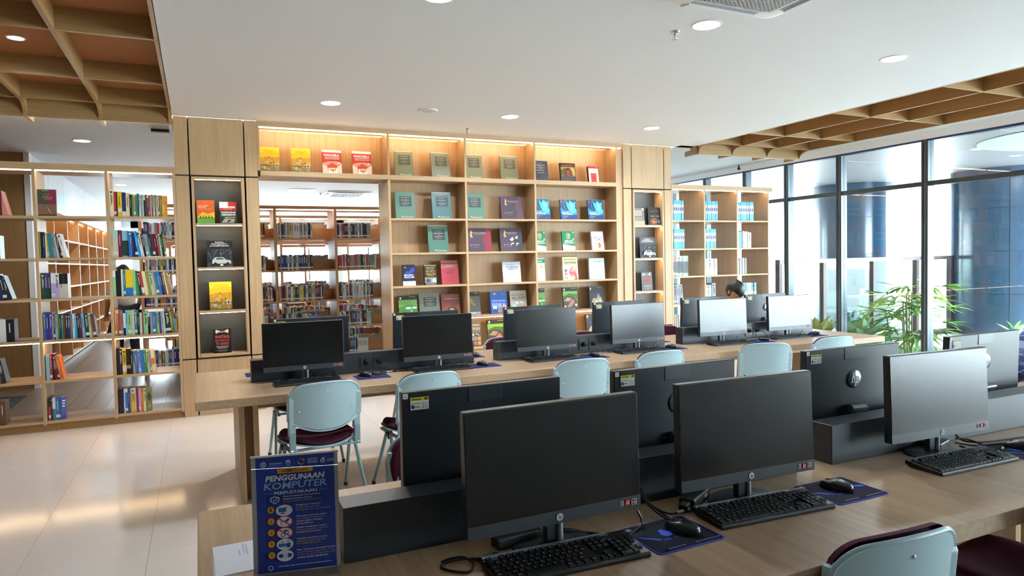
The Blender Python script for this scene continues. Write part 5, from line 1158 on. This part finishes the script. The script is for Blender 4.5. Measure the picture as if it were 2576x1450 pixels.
for k in range(5):
    cy = .523-.096*k
    f.e(.205, cy+.012, .04, .029, OR, 20); f.t(str(k+1), .205, cy+.012, .022, .026, '#3a2c10', .0)
    f.e(.36, cy, .098, .072*.68, WT, 28)
    if k in (1, 2): f.ring(.36, cy, .098, .049, .12, '#c02a3a', 28)
    d = '#2a3a7a'
    if k == 0: f.r(.295, cy-.012, .39, cy+.024, '#3d5aa8'); f.r(.335, cy-.024, .35, cy-.012, d); f.r(.31, cy-.029, .375, cy-.024, d); f.r(.385, cy-.028, .42, cy+.008, '#e8ecf4'); f.r(.39, cy-.02, .415, cy-.018, d); f.r(.39, cy-.01, .415, cy-.008, d)
    if k == 1: f.poly([(.36, cy+.004), (.40, cy+.026), (.42, cy+.014), (.385, cy-.008)], d); f.ring(.345, cy-.012, .03, .02, .3, d, 12, .5, 4.2); f.r(.405, cy+.02, .425, cy+.028, d)
    if k == 2: f.ring(.34, cy-.016, .028, .018, .35, d, 14); f.r(.352, cy-.01, .372, cy+.03, d); f.r(.395, cy-.02, .405, cy+.025, d); f.r(.375, cy+.01, .39, cy+.03, d)
    if k in (1, 2): f.poly([(.288, cy+.028), (.30, cy+.036), (.432, cy-.028), (.42, cy-.036)], '#c02a3a')
    if k == 3: f.r(.285, cy-.02, .37, cy+.008, '#3a68b8'); f.poly([(.36, cy-.002), (.40, cy+.012), (.44, cy-.002), (.40, cy-.016)], d); f.r(.375, cy-.028, .425, cy-.012, d); f.e(.33, cy+.02, .014, .012, '#8fa4c8', 8); f.e(.40, cy+.025, .02, .012, '#a8b8d4', 8)
    if k == 4: f.poly([(.28, cy+.008), (.32, cy+.02), (.35, cy+.0), (.32, cy-.018), (.285, cy-.01)], d); f.poly([(.44, cy+.008), (.40, cy+.02), (.37, cy+.0), (.40, cy-.02), (.435, cy-.01)], d); f.poly([(.33, cy+.008), (.37, cy+.014), (.40, cy-.004), (.37, cy-.024), (.34, cy-.01)], '#b9c4dc')
    rows_ = [q for q in txt[k] if q]
    for j, q in enumerate(rows_):
        wd = min(.46, .0155*len(q)); f.t(q, .50+wd/2, cy+.035-.021*j, wd, .0145, '#b59a5a' if j in (1, 2) and k in (0, 3, 4) or (j == 1) else WT)
f.t('SEKSI KERJA SAMA PERPUSTAKAAN DAN KERJA SAMANYA', .59, .05, .62, .012, WT); f.ring(.19, .045, .03, .022, .3, WT)
pr = f.build('notice_print', t)
for o in (s0, s1, s2, s4, pr): o.rotation_euler = (-.07, 0, 0)
t = thing('paper_stack', 'small stack of white printed sheets on the near desk behind the sign', 'paper', (.008, -5.69, .7503), .02)
for k, (dx, dy, a) in enumerate(((.004, -.004, .025), (-.001, .001, -.015), (.002, .0, .008), (0, 0, 0))):
    o = MB().box(0, -.205, k*.0006, .148, 0, k*.0006+.0004).build('sheet', mat('#e4e8f2', .7, var=.01), t, (dx, dy, 0)); o.rotation_euler = (0, 0, a)
f = Flat(.148, .205)
for x0, y0, y1 in ((.52, .58, .93), (.57, .52, .9), (.44, .55, .72), (.70, .43, .52), (.75, .38, .5), (.8, .42, .48), (.86, .4, .46)):
    f.r(x0, y0, x0+.022, y1, '#bcc1cd')
o = f.build('print', t, (0, -.205, .0024)); o.rotation_euler = (-PI/2, 0, 0)

# ================================================================== CEILING FITTINGS
def sprinkler(x, y, label):
    t = thing('sprinkler_head', label, 'sprinkler', (x, y, 3.1), group='chrome fire sprinklers')
    MB().lathe([(.034, 0), (.03, -.008), (.018, -.010), (.012, -.012)], 20).build('escutcheon', CHROME, t, smooth=True)
    MB().lathe([(.009, -.01), (.009, -.03), (.006, -.032), (.006, -.05), (.02, -.052), (.02, -.054), (.0, -.0545)], 16).build('body', SILV, t, smooth=True)
    for s in (-1, 1): MB().tube([(s*.008, 0, -.028), (s*.015, 0, -.04), (s*.006, 0, -.052)], .0025, 6).build('frame_arm', SILV, t)
    MB().tube([(0, 0, -.03), (0, 0, -.05)], .003, 6).build('bulb', mat('#c02a2a', .2), t)
sprinkler(2.915, -.286, 'chrome sprinkler close to the top of the display wall')
sprinkler(3.04, -3.95, 'chrome sprinkler beside the white air conditioning cassette')
sprinkler(2.45, 7.3, 'small sprinkler under the distant cassette behind the doorway')
t = thing('ceiling_speaker', 'round white ceiling speaker above the display wall', 'speaker', (2.19, -1.07, 3.1))
MB().lathe([(.10, 0), (.098, -.008), (.088, -.010)], 36).build('rim', WHITE, t, smooth=True); MB().lathe([(.088, -.008), (.05, -.012), (.0, -.013)], 32).build('grille', mat('#cfd0d2', .6, var=.08, vscale=500), t, smooth=True)
def cassette(x, y, w_, label, dt, rot=0.):
    t = thing('air_conditioner', label, 'air conditioner', (x, y, 3.1), rot, group='white ceiling cassettes')
    h = w_/2; r = .09
    def rr(s, r_, n=6): return [(px-s, py-s) for px, py in rrect(2*s, 2*s, r_, n)]
    m = MB(); a, b_ = rr(h, r), rr(h-.07, .07); n = len(a)
    m.v += [(p[0], p[1], -.002) for p in a]+[(p[0], p[1], -.022) for p in rr(h-.012, r-.01)]+[(p[0], p[1], -.036) for p in b_]+[(p[0]*.82, p[1]*.82, -.036) for p in b_]
    for k in range(3):
        for i in range(n): j = (i+1) % n; m.f.append((k*n+i, k*n+j, (k+1)*n+j, (k+1)*n+i)); m.m.append(0)
    m.build('panel', mat('#eef0f2', .4, var=.01), t, smooth=True)
    MB().box(-h*.66, -h*.66, -.034, h*.66, h*.66, -.030).build('filter', mat('#10161f', .7, var=.1), t)
    for k in range(4):
        a = k*PI/2; o = MB().prism([(-h*.62, -h+.035), (-h*.56, -h+.022), (h*.56, -h+.022), (h*.62, -h+.035), (h*.56, -h+.085), (-h*.56, -h+.085)], 'z', -.046, -.034).build('air_flap', mat('#f2f3f5', .35, var=.01), t, bev=.003); o.rotation_euler = (0, 0, a)
        o = MB().box(-h*.56, -h+.085, -.0362, h*.56, -h+.125, -.033).build('air_slot', mat('#a3abb5', .5), t); o.rotation_euler = (0, 0, a)
    # grille bars with staggered oblong holes
    g = MB(); L = h*.68; nx = int(2*L/.0165) if dt else 8
    for i in range(nx+1):
        x0 = -L+2*L*i/nx; g.box(x0-.0022, -L, -.039, x0+.0022, L, -.035)
    if dt:
        for i in range(nx):
            x0 = -L+2*L*i/nx; y = -L+(0 if i % 2 else .014)
            while y < L: g.box(x0+.002, y-.0022, -.0388, x0+2*L/nx-.002, y+.0022, -.035); y += .028
    o = g.build('grille', mat('#eceef0', .4, var=.01), t)
    if dt: o['kind'] = 'stuff'
cassette(2.98, -4.86, .92, 'white air conditioning cassette at the top edge of the picture', True, .0)
cassette(3.0, 7.3, .95, 'distant white cassette seen through the doorway', False)
t = thing('access_hatch', 'small white ceiling hatch beside the distant cassette', 'hatch', (1.98, 6.75, 3.1))
MB().box(-.25, -.25, -.008, .25, .25, 0).build('frame', WHITE, t); MB().box(-.2, -.2, -.012, .2, .2, -.006).build('leaf', mat('#dcdad8', .6), t)
t = thing('emergency_light', 'small black and white fitting under the lower ceiling by the pillar', 'fitting', (-.33, .85, 3.1))
MB().box(-.09, -.06, -.03, .09, .06, 0).build('body', BLKM, t); MB().box(-.085, -.062, -.045, .085, .055, -.03).build('cover', WHITE, t)
t = thing('ceiling_sensor', 'tiny black sensor on the plaster above the window transom', 'sensor', (8.45, 1.2, 3.1))
MB().tube([(0, 0, 0), (0, 0, -.05)], .012, 8).build('stem', BLKM, t); MB().ell((0, 0, -.06), (.03, .03, .025), 12, 8).build('eye', BLKM, t, smooth=True)
t = thing('floor_mat', 'dark green mat on the plank floor of the corridor', 'mat', (-2.6, 1.55, .0))
MB().box(-.5, 0, 0, .62, .8, .012).build('pad', mat('#26322c', .9, var=.15, vscale=300), t)

# ================================================================== PEOPLE
SKIN = mat('#b98562', .5, var=.05, vscale=20)
def skinmesh(name, pts, edges, rad, m, parent, sub=2, root=0):
    me = bpy.data.meshes.new('body'); me.from_pydata([tuple(p) for p in pts], edges, []); o = link(name, me, parent)
    o.modifiers.new('skin', 'SKIN'); sv = me.skin_vertices[0].data
    for i, r_ in enumerate(rad):
        r_ = r_ if isinstance(r_, tuple) else (r_, r_); sv[i].radius = r_; sv[i].use_root = (i == root)
    s = o.modifiers.new('sub', 'SUBSURF'); s.levels = sub; s.render_levels = sub
    me.materials.append(m); o.modifiers['skin'].use_smooth_shade = True
    return o
def person(label, loc, rz, P, shirt, pants, hair, skirt=None, long_sleeve=False, hood=None, head_tilt=0.):
    """P: joint positions in local metres, facing +y"""
    t = thing('person', label, 'person', loc, rz)
    J = {k: Vector(v) for k, v in P.items()}
    names = ['pelvis', 'waist', 'chest', 'neck', 'head0']; pts = [J[n] for n in names]; ed = [(0, 1), (1, 2), (2, 3), (3, 4)]; rad = [(.145, .11), (.125, .095), (.15, .105), .052, .05]
    def chain(start, ns, rs):
        pv = start
        for n, r_ in zip(ns, rs): pts.append(J[n]); rad.append(r_); ed.append((pv, len(pts)-1)); pv = len(pts)-1
        return pv
    for s in 'lr':
        hd = chain(2, ['sh_'+s, 'el_'+s, 'wr_'+s, 'palm_'+s], [.055, .042, .030, .032])
        w_, p_ = J['wr_'+s], J['palm_'+s]; d = (p_-w_).normalized(); side = d.cross(Vector((0, 0, 1))).normalized()
        for q, (off, ln) in enumerate(((-.030, .055), (-.011, .075), (.010, .08), (.030, .07))):
            a = p_+side*off+d*.03; pts += [a, a+d*ln*.55+Vector((0, 0, -.006)), a+d*ln+Vector((0, 0, -.022))]; rad += [.0095, .009, .008]; k = len(pts); ed += [(hd, k-3), (k-3, k-2), (k-2, k-1)]
        th = side*(.036 if s == 'r' else -.036)*-1
        pts += [p_+th-d*.01, p_+th*1.7+d*.035]; rad += [.011, .009]; k = len(pts); ed += [(hd, k-2), (k-2, k-1)]
        chain(0, ['hip_'+s, 'kn_'+s, 'an_'+s, 'toe_'+s], [.085, .062, .042, .038])
    skinmesh('body', pts, ed, rad, SKIN, t)
    # clothes, a little wider than the body
    c = [J['pelvis']+Vector((0, 0, .02)), J['waist'], J['chest'], (J['chest']+J['neck'])/2]; e = [(0, 1), (1, 2), (2, 3)]; r_ = [(.165, .125), (.150, .115), (.172, .122), (.075, .065)]
    for s in 'lr':
        k = len(c); c += [J['sh_'+s], J['sh_'+s].lerp(J['el_'+s], .8 if not long_sleeve else .98)]; e += [(2, k), (k, k+1)]; r_ += [.076, .066]
        if long_sleeve: c.append(J['el_'+s].lerp(J['wr_'+s], .92)); e.append((k+1, k+2)); r_.append(.05)
    skinmesh('shirt', c, e, r_, shirt, t)
    c = [J['pelvis']]; e = []; r_ = [(.162, .128)]
    for s in 'lr':
        k = len(c); c += [J['hip_'+s], J['kn_'+s], J['an_'+s]]; e += [(0, k), (k, k+1), (k+1, k+2)]; r_ += [.102, .078, .062]
    skinmesh('trousers', c, e, r_, pants, t)
    for s in 'lr': skinmesh('shoe', [J['an_'+s]+Vector((0, -.03, -.03)), J['toe_'+s]], [(0, 1)], [.047, .044], BLKM, t, 1)
    # head: one surface with brow, nose and chin
    H = J['head']; m = MB(); n, k = 24, 16
    for i in range(k+1):
        a = PI*i/k
        for j in range(n):
            b_ = 2*PI*j/n; x, y, z = math.sin(a)*math.cos(b_), math.sin(a)*math.sin(b_), -math.cos(a)
            tz = z; wx = .075*(1-.22*max(0, -tz)); wy = .096*(1-.08*max(0, -tz)); px, py, pz = x*wx, y*wy, z*.118
            if y > .8 and abs(x) < .22 and -.32 < z < .12: py += .018*(1-abs(x)/.22)*(1-abs(z+.15)/.3)
            if y > .6 and z < -.7: py += .008
            if y > .7 and .05 < z < .22 and abs(x) > .2: py -= .006
            m.v.append((px, py, pz))
    for i in range(k):
        for j in range(n): j2 = (j+1) % n; m.f.append((i*n+j, i*n+j2, (i+1)*n+j2, (i+1)*n+j)); m.m.append(0)
    hd = m.build('head', SKIN, t, tuple(H), smooth=True); hd.rotation_euler = (head_tilt, 0, 0)
    for s in (-1, 1):
        MB().ell((s*.076, -.005, -.01), (.010, .020, .030), 10, 8).build('ear', SKIN, hd, smooth=True)
        MB().ell((s*.030, .083, .012), (.011, .008, .007), 10, 6).build('eye', mat('#efece8', .3), hd, smooth=True)
        MB().ell((s*.030, .0895, .012), (.005, .003, .005), 8, 6).build('iris', mat('#1c120c', .3), hd, smooth=True)
        MB().box(s*.030-.015, .084, .027, s*.030+.015, .090, .031).build('eyebrow', BLKM, hd)
    MB().ell((0, .082, -.058), (.024, .010, .006), 12, 6).build('mouth', mat('#9a4f48', .5), hd, smooth=True)
    m = MB(); rr = random.Random(3)
    for i in range(k+1):
        a = PI*i/k*.72
        for j in range(n):
            b_ = 2*PI*j/n; x, y, z = math.sin(a)*math.cos(b_), math.sin(a)*math.sin(b_), math.cos(a)
            q = 1.13+.07*math.sin(5*b_+3*a)*math.sin(a)+rr.uniform(-.02, .02)
            cut = .012 if y > .2 else -.075
            zz = max(z*.126, cut+.02*math.sin(b_*3)); m.v.append((x*.079*q, y*.100*q-.006, zz+.006))
    for i in range(k):
        for j in range(n): j2 = (j+1) % n; m.f.append((i*n+j, i*n+j2, (i+1)*n+j2, (i+1)*n+j)); m.m.append(0)
    m.build('hair', hair, hd, smooth=True)
    if skirt:
        m = MB(); z0 = J['waist'].z-.02; prof = [(z0, .14, .11), (z0-.15, .19, .16), (.45, .27, .24), (.12, .36, .33), (.08, .36, .33)]
        for i, (z, a, b_) in enumerate(prof):
            for j in range(28):
                q = 2*PI*j/28; fl = 1+.06*math.sin(q*7)*(i/4); m.v.append((a*math.cos(q)*fl, b_*math.sin(q)*fl+J['waist'].y*(1-i/4), z))
        for i in range(4):
            for j in range(28): j2 = (j+1) % 28; m.f.append((i*28+j, i*28+j2, (i+1)*28+j2, (i+1)*28+j)); m.m.append(0)
        m.build('skirt', skirt, t, smooth=True)
    return t
HAIR = mat('#0d0c0d', .45, var=.2, vscale=120)
SIT = dict(pelvis=(0, -.06, .52), waist=(0, -.04, .68), chest=(0, .02, .90), neck=(0, .06, 1.04), head0=(0, .10, 1.11), head=(0, .13, 1.155), sh_l=(-.175, .03, .97), sh_r=(.175, .03, .97), el_l=(-.24, .16, .76), el_r=(.24, .16, .76), wr_l=(-.14, .37, .785), wr_r=(.14, .37, .785), palm_l=(-.11, .43, .78), palm_r=(.11, .43, .78),
           hip_l=(-.10, .0, .52), hip_r=(.10, .0, .52), kn_l=(-.13, .40, .51), kn_r=(.13, .40, .51), an_l=(-.13, .36, .09), an_r=(.13, .36, .09), toe_l=(-.14, .50, .045), toe_r=(.14, .50, .045))
person('person with black hair bowed behind the far desk computers', (5.455, -1.78, 0), PI, SIT, mat('#8c8f92', .8, var=.1), mat('#15161a', .8, var=.1), HAIR, head_tilt=-.62)
def plaid():
    m = bpy.data.materials.new('plaid'); m.use_nodes = True; nt = m.node_tree; b = nt.nodes['Principled BSDF']; b.inputs['Roughness'].default_value = .85
    tc = nt.nodes.new('ShaderNodeTexCoord'); mp = nt.nodes.new('ShaderNodeMapping'); mp.inputs['Rotation'].default_value = (.3, .5, .6); nt.links.new(tc.outputs['Object'], mp.inputs[0]); prev = None
    for ax, c, sc in (('X', '#9aa8cc', 7.), ('Z', '#8496c4', 7.), ('X', '#171d40', 3.5), ('Z', '#171d40', 3.5)):
        wv = nt.nodes.new('ShaderNodeTexWave'); wv.bands_direction = ax; wv.inputs['Scale'].default_value = sc; nt.links.new(mp.outputs[0], wv.inputs['Vector'])
        gt = nt.nodes.new('ShaderNodeMath'); gt.operation = 'GREATER_THAN'; gt.inputs[1].default_value = .9 if sc > 5 else .62; nt.links.new(wv.outputs['Fac'], gt.inputs[0])
        ml = nt.nodes.new('ShaderNodeMath'); ml.operation = 'MULTIPLY'; ml.inputs[1].default_value = .6; nt.links.new(gt.outputs[0], ml.inputs[0])
        mx = nt.nodes.new('ShaderNodeMix'); mx.data_type = 'RGBA'; nt.links.new(ml.outputs[0], mx.inputs[0]); mx.inputs[7].default_value = (*lin(c), 1)
        if prev: nt.links.new(prev, mx.inputs[6])
        else: mx.inputs[6].default_value = (*lin('#3a4a86'), 1)
        prev = mx.outputs[2]
    nt.links.new(prev, b.inputs['Base Color']); return m
SIT2 = dict(SIT, el_r=(.42, .14, .84), sh_r=(.19, .05, .98), wr_r=(.22, .36, .79), palm_r=(.17, .42, .785))
person('person in a blue plaid shirt at the edge of the picture', (5.2, -5.08, 0), PI, SIT2, plaid(), mat('#1c1f28', .8), HAIR, long_sleeve=True, head_tilt=-.3)
STAND = dict(pelvis=(0, 0, .90), waist=(0, .0, 1.05), chest=(0, .02, 1.27), neck=(0, .02, 1.41), head0=(0, .03, 1.47), head=(0, .04, 1.50), sh_l=(-.17, .0, 1.33), sh_r=(.17, .0, 1.33), el_l=(-.24, .02, 1.07), el_r=(.24, .02, 1.07), wr_l=(-.22, .17, .88), wr_r=(.22, .17, .88), palm_l=(-.21, .22, .82), palm_r=(.21, .22, .82),
             hip_l=(-.09, 0, .88), hip_r=(.09, 0, .88), kn_l=(-.10, .05, .48), kn_r=(.10, -.02, .48), an_l=(-.10, .06, .08), an_r=(.10, -.10, .08), toe_l=(-.11, .19, .035), toe_r=(.11, .03, .035))
person('person in white shirt and dark trousers standing behind the open bookcase', (-1.07, 4.6, 0), .4, STAND, mat('#d9d4ca', .8, var=.05), mat('#14182a', .85), HAIR)
person('person in a long black skirt far down the corridor', (-1.57, 9.9, 0), 1.2, STAND, mat('#141417', .85), mat('#141417', .85), HAIR, skirt=mat('#121214', .9), long_sleeve=True)

# ================================================================== OUTSIDE THE GLASS
COLM = mat('#33506a', .16, spec=.6, var=.12, vscale=2.2)  # blue glare of the bright windows tinted into the stone colour
def column(x, y, r, label):
    t = thing('stone_column', label, 'column', (x, y, 0), group='round blue stone columns outside')
    n = 4
    for k in range(n):
        z0, z1 = k*.78-.02, (k+1)*.78-.026; z1 = min(z1, 3.05)
        for q in range(6):
            a0, a1 = 2*PI*q/6+.004+.5, 2*PI*(q+1)/6-.004+.5; m = MB()
            for i in range(13):
                a = a0+(a1-a0)*i/12
                for rr_ in (r, r-.03): m.v += [(rr_*math.cos(a), rr_*math.sin(a), z0), (rr_*math.cos(a), rr_*math.sin(a), z1)]
            for i in range(12):
                b_ = i*4; m.f += [(b_, b_+4, b_+5, b_+1), (b_+1, b_+5, b_+7, b_+3), (b_, b_+2, b_+6, b_+4)]; m.m += [0]*3
            m.f += [(0, 1, 3, 2), (48, 50, 51, 49)]; m.m += [0, 0]
            m.build('stone_panel', COLM, t, smooth=True)
    MB().lathe([(r-.02, 0), (r-.02, 3.05)], 40).build('core', mat('#141c24', .6), t, smooth=True)
column(14.05, .02, 1.0, 'large blue stone column nearer the glass, cut by the picture edge')
column(13.3, 2.85, .82, 'blue stone column farther along, behind the window mullion')
t = thing('glass_fence', 'low glass fence with pinkish frame standing on the terrace', 'fence', (0, .62, 0))
FRM = mat('#6e5a64', .45, var=.04); FRD = mat('#4a3c40', .5, var=.05)
MB().box(8.72, -.05, 1.40, 13.24, .05, 1.47).build('top_rail', FRM, t); MB().box(8.72, -.06, -.02, 13.24, .06, .08).build('bottom_rail', FRD, t)
px_ = [8.75, 9.77, 11.02, 12.2, 13.2]
for x in px_: MB().box(x-.035, -.045, .08, x+.035, .045, 1.40).build('post', FRM if x > 13 else FRD, t)
for a, b_ in zip(px_, px_[1:]): MB().box(a+.035, -.006, .08, b_-.035, .006, 1.40).build('pane', glass_mat((.86, .96, .95)), t)
gr = MB(); rr = random.Random(5)
for i in range(3600):
    x, y = rr.uniform(8.8, 10.6), rr.uniform(-3.4, .5); h = rr.uniform(.04, .11); a = rr.uniform(0, PI); dx, dy = .006*math.cos(a), .006*math.sin(a); lx, ly = rr.uniform(-.03, .03), rr.uniform(-.03, .03)
    gr.quad([(x-dx, y-dy, -.02), (x+dx, y+dy, -.02), (x+lx, y+ly, h)])
o = gr.build('grass', mat('#86b066', .7, var=.25, vscale=4)); tag(o, 'short bright grass strip outside the window wall', 'grass', kind='stuff')
tag(MB().box(8.72, -3.6, -.06, 10.7, .55, -.012).build('ground', mat('#9aa88a', .9, var=.12, vscale=6)), kind='structure')
LEAF = [mat(c, .45, var=.15, vscale=20) for c in ('#5a9a3a', '#7fb544', '#3f8040', '#a5c84e')]
def leaf_mesh(L, wd, droop, fold=.25):
    m = MB(); n = 6
    for i in range(n+1):
        u = i/n; ww = wd*math.sin(PI*min(1, .12+u*.9))**.7*(1 if u < .97 else .15); x = L*u; z = -droop*u*u*L
        m.v += [(x, -ww, z+ww*fold), (x, 0, z), (x, ww, z+ww*fold)]
    for i in range(n):
        for k in (0, 1): a = i*3+k; m.f.append((a, a+1, a+4, a+3)); m.m.append(0)
    return m
def fan_palm(x, y, label, stems, seed):
    t = thing('lady_palm', label, 'plant', (x, y, -.02)); rr = random.Random(seed)
    lm = [[leaf_mesh(.40, .026, d).mesh(q, smooth=True) for d in (.08, .32)] for q in LEAF]
    for s in range(stems):
        a = rr.uniform(0, 2*PI); d = rr.uniform(.04, .3); h = rr.uniform(.6, 1.12); bx, by = d*math.cos(a), d*math.sin(a); tx, ty = bx*1.5, by*1.5
        MB().tube([(bx, by, 0), ((bx+tx)/2, (by+ty)/2, h*.5), (tx, ty, h)], .011, 6).build('cane', mat('#5f6a4a', .7, var=.2), t)
        for f_ in range(5):
            fa = a+rr.uniform(-2, 2); z = h-.16*f_*rr.uniform(.6, 1.2); ln = rr.uniform(.12, .24); cx, cy, cz = tx+ln*math.cos(fa), ty+ln*math.sin(fa), z+ln*.55
            for k in range(7):
                o = link('leaf', lm[rr.choice([0, 0, 1, 1, 2, 3])][rr.randint(0, 1)], t, (cx, cy, cz)); o.rotation_euler = (rr.uniform(-.3, .3), rr.uniform(-.35, .3), fa+(k-3)*.33); q = rr.uniform(.7, 1.15); o.scale = (q, q, q)
fan_palm(9.72, -1.02, 'bushy green lady palm growing right outside the window', 10, 4)
def agave(x, y, label, n, L, seed, mats):
    t = thing('agave', label, 'plant', (x, y, -.02)); rr = random.Random(seed)
    lm = [leaf_mesh(L, L*.17, .15, .45).mesh(q, smooth=True) for q in mats]
    for i in range(n):
        o = link('leaf', rr.choice(lm), t, (0, 0, .05+.08*i/n)); e = -.15-1.15*(i/n); o.rotation_euler = (0, e, i*2.4+rr.uniform(-.2, .2)); q = 1.1-.35*i/n; o.scale = (q, q, q)
t = thing('outdoor_ring_lamp', 'large round recessed light with pale ring in the outdoor ceiling', 'lamp', (10.75, -2.75, 3.05))
MB().lathe([(1.22, .01), (1.22, -.012), (.62, -.016), (.60, .0)], 48).build('ring', mat('#9a9f9e', .5, var=.02), t, smooth=True)
MB().lathe([(.60, -.004), (.58, -.012)], 48).build('lens', mat((.96, .98, 1.), emit=9., var=0), t)
agave(9.35, -.42, 'grey-green agave rosette behind the far desk end', 24, .72, 3, [mat('#7fae8a', .5, var=.1), mat('#6a9f74', .5, var=.1), mat('#95bb8c', .5, var=.1)])
agave(9.2, .25, 'yellowish agave half hidden by the mullion', 14, .66, 8, [mat('#a5b25e', .5, var=.1), mat('#b9bf72', .5, var=.1)])
agave(12.4, -1.0, 'small spiky plant peeking over the silver computer back', 10, .4, 12, [mat('#9cc48c', .5, var=.1)])
TEAL = mat('#3f8f92', .5, var=.05)
def patio_chair(x, y, a, label):
    t = thing('patio_chair', label, 'chair', (x, y, -.02), a, group='teal terrace furniture')
    MB().box(-.22, -.22, .42, .22, .22, .45).build('seat', TEAL, t, bev=.01); MB().prism([(-.2, .55), (-.2, .85), (.2, .85), (.2, .55)], 'y', -.24, -.215).build('backrest', TEAL, t, bev=.01)
    for sx in (-1, 1):
        for sy in (-1, 1): MB().tube([(sx*.19, sy*.19, .42), (sx*.22, sy*.23, 0)], .012, 6).build('leg', TEAL, t)
        MB().tube([(sx*.18, -.21, .44), (sx*.18, -.23, .6)], .012, 6).build('back_post', TEAL, t)
patio_chair(12.3, 2.1, .4, 'teal terrace chair behind the glass fence, nearer the column'); patio_chair(11.4, 1.7, -1.2, 'teal terrace chair behind the glass fence, nearer the agave')
t = thing('patio_table', 'round teal table behind the glass fence', 'table', (11.9, 1.5, -.02), group='teal terrace furniture')
MB().lathe([(.36, .70), (.36, .725), (.34, .73)], 28).build('tabletop', TEAL, t); MB().tube([(0, 0, .02), (0, 0, .7)], .03, 10).build('pedestal', TEAL, t); MB().lathe([(.24, 0), (.24, .015), (.03, .04)], 24).build('base', TEAL, t)
t = thing('planter_wall', 'low pinkish brick planter wall across the terrace', 'planter', (0, 0, 0))
MB().box(20, 1, -.02, 20.3, 30, .55).build('wall_body', mat('#d9a58c', .8, var=.08, vscale=8), t); MB().box(19.95, 1, .55, 20.35, 30, .62).build('coping', mat('#e6d9cc', .7), t)
def building(x, y0, y1, h, label, cols, seed, c):
    t = thing('building', label, 'building', (x, y0, 0), group='white buildings across the courtyard')
    L = y1-y0; MB().box(0, 0, -.02, 6, L, h).build('facade', mat(c, .8, var=.03, vscale=1.), t); MB().box(-.3, -.2, h, 6.2, L+.2, h+.3).build('roof_edge', mat('#d8d8d4', .7), t)
    for fl_ in range(int(h//3.1)):
        for i in range(cols):
            yy = L*(i+.5)/cols; z = .9+3.1*fl_
            o = MB().box(-.08, yy-.62, z-.06, .02, yy+.62, z+1.56).build('window', mat('#e9ebea', .5), t)
            for k in range(3):
                MB().box(-.1, yy-.56+.39*k, z, -.07, yy-.56+.39*k+.33, z+.95).build('pane', mat('#2c434b', .2, var=.05), o); MB().box(-.1, yy-.56+.39*k, z+1.03, -.07, yy-.56+.39*k+.33, z+1.5).build('pane', mat('#2c434b', .2, var=.05), o)
building(33, 11, 38, 6.5, 'white building with grey windows beyond the terrace', 8, 1, '#f2f1ec')
building(30, -14, 6.5, 6.5, 'white building behind the nearer stone column', 6, 2, '#f0efe8')
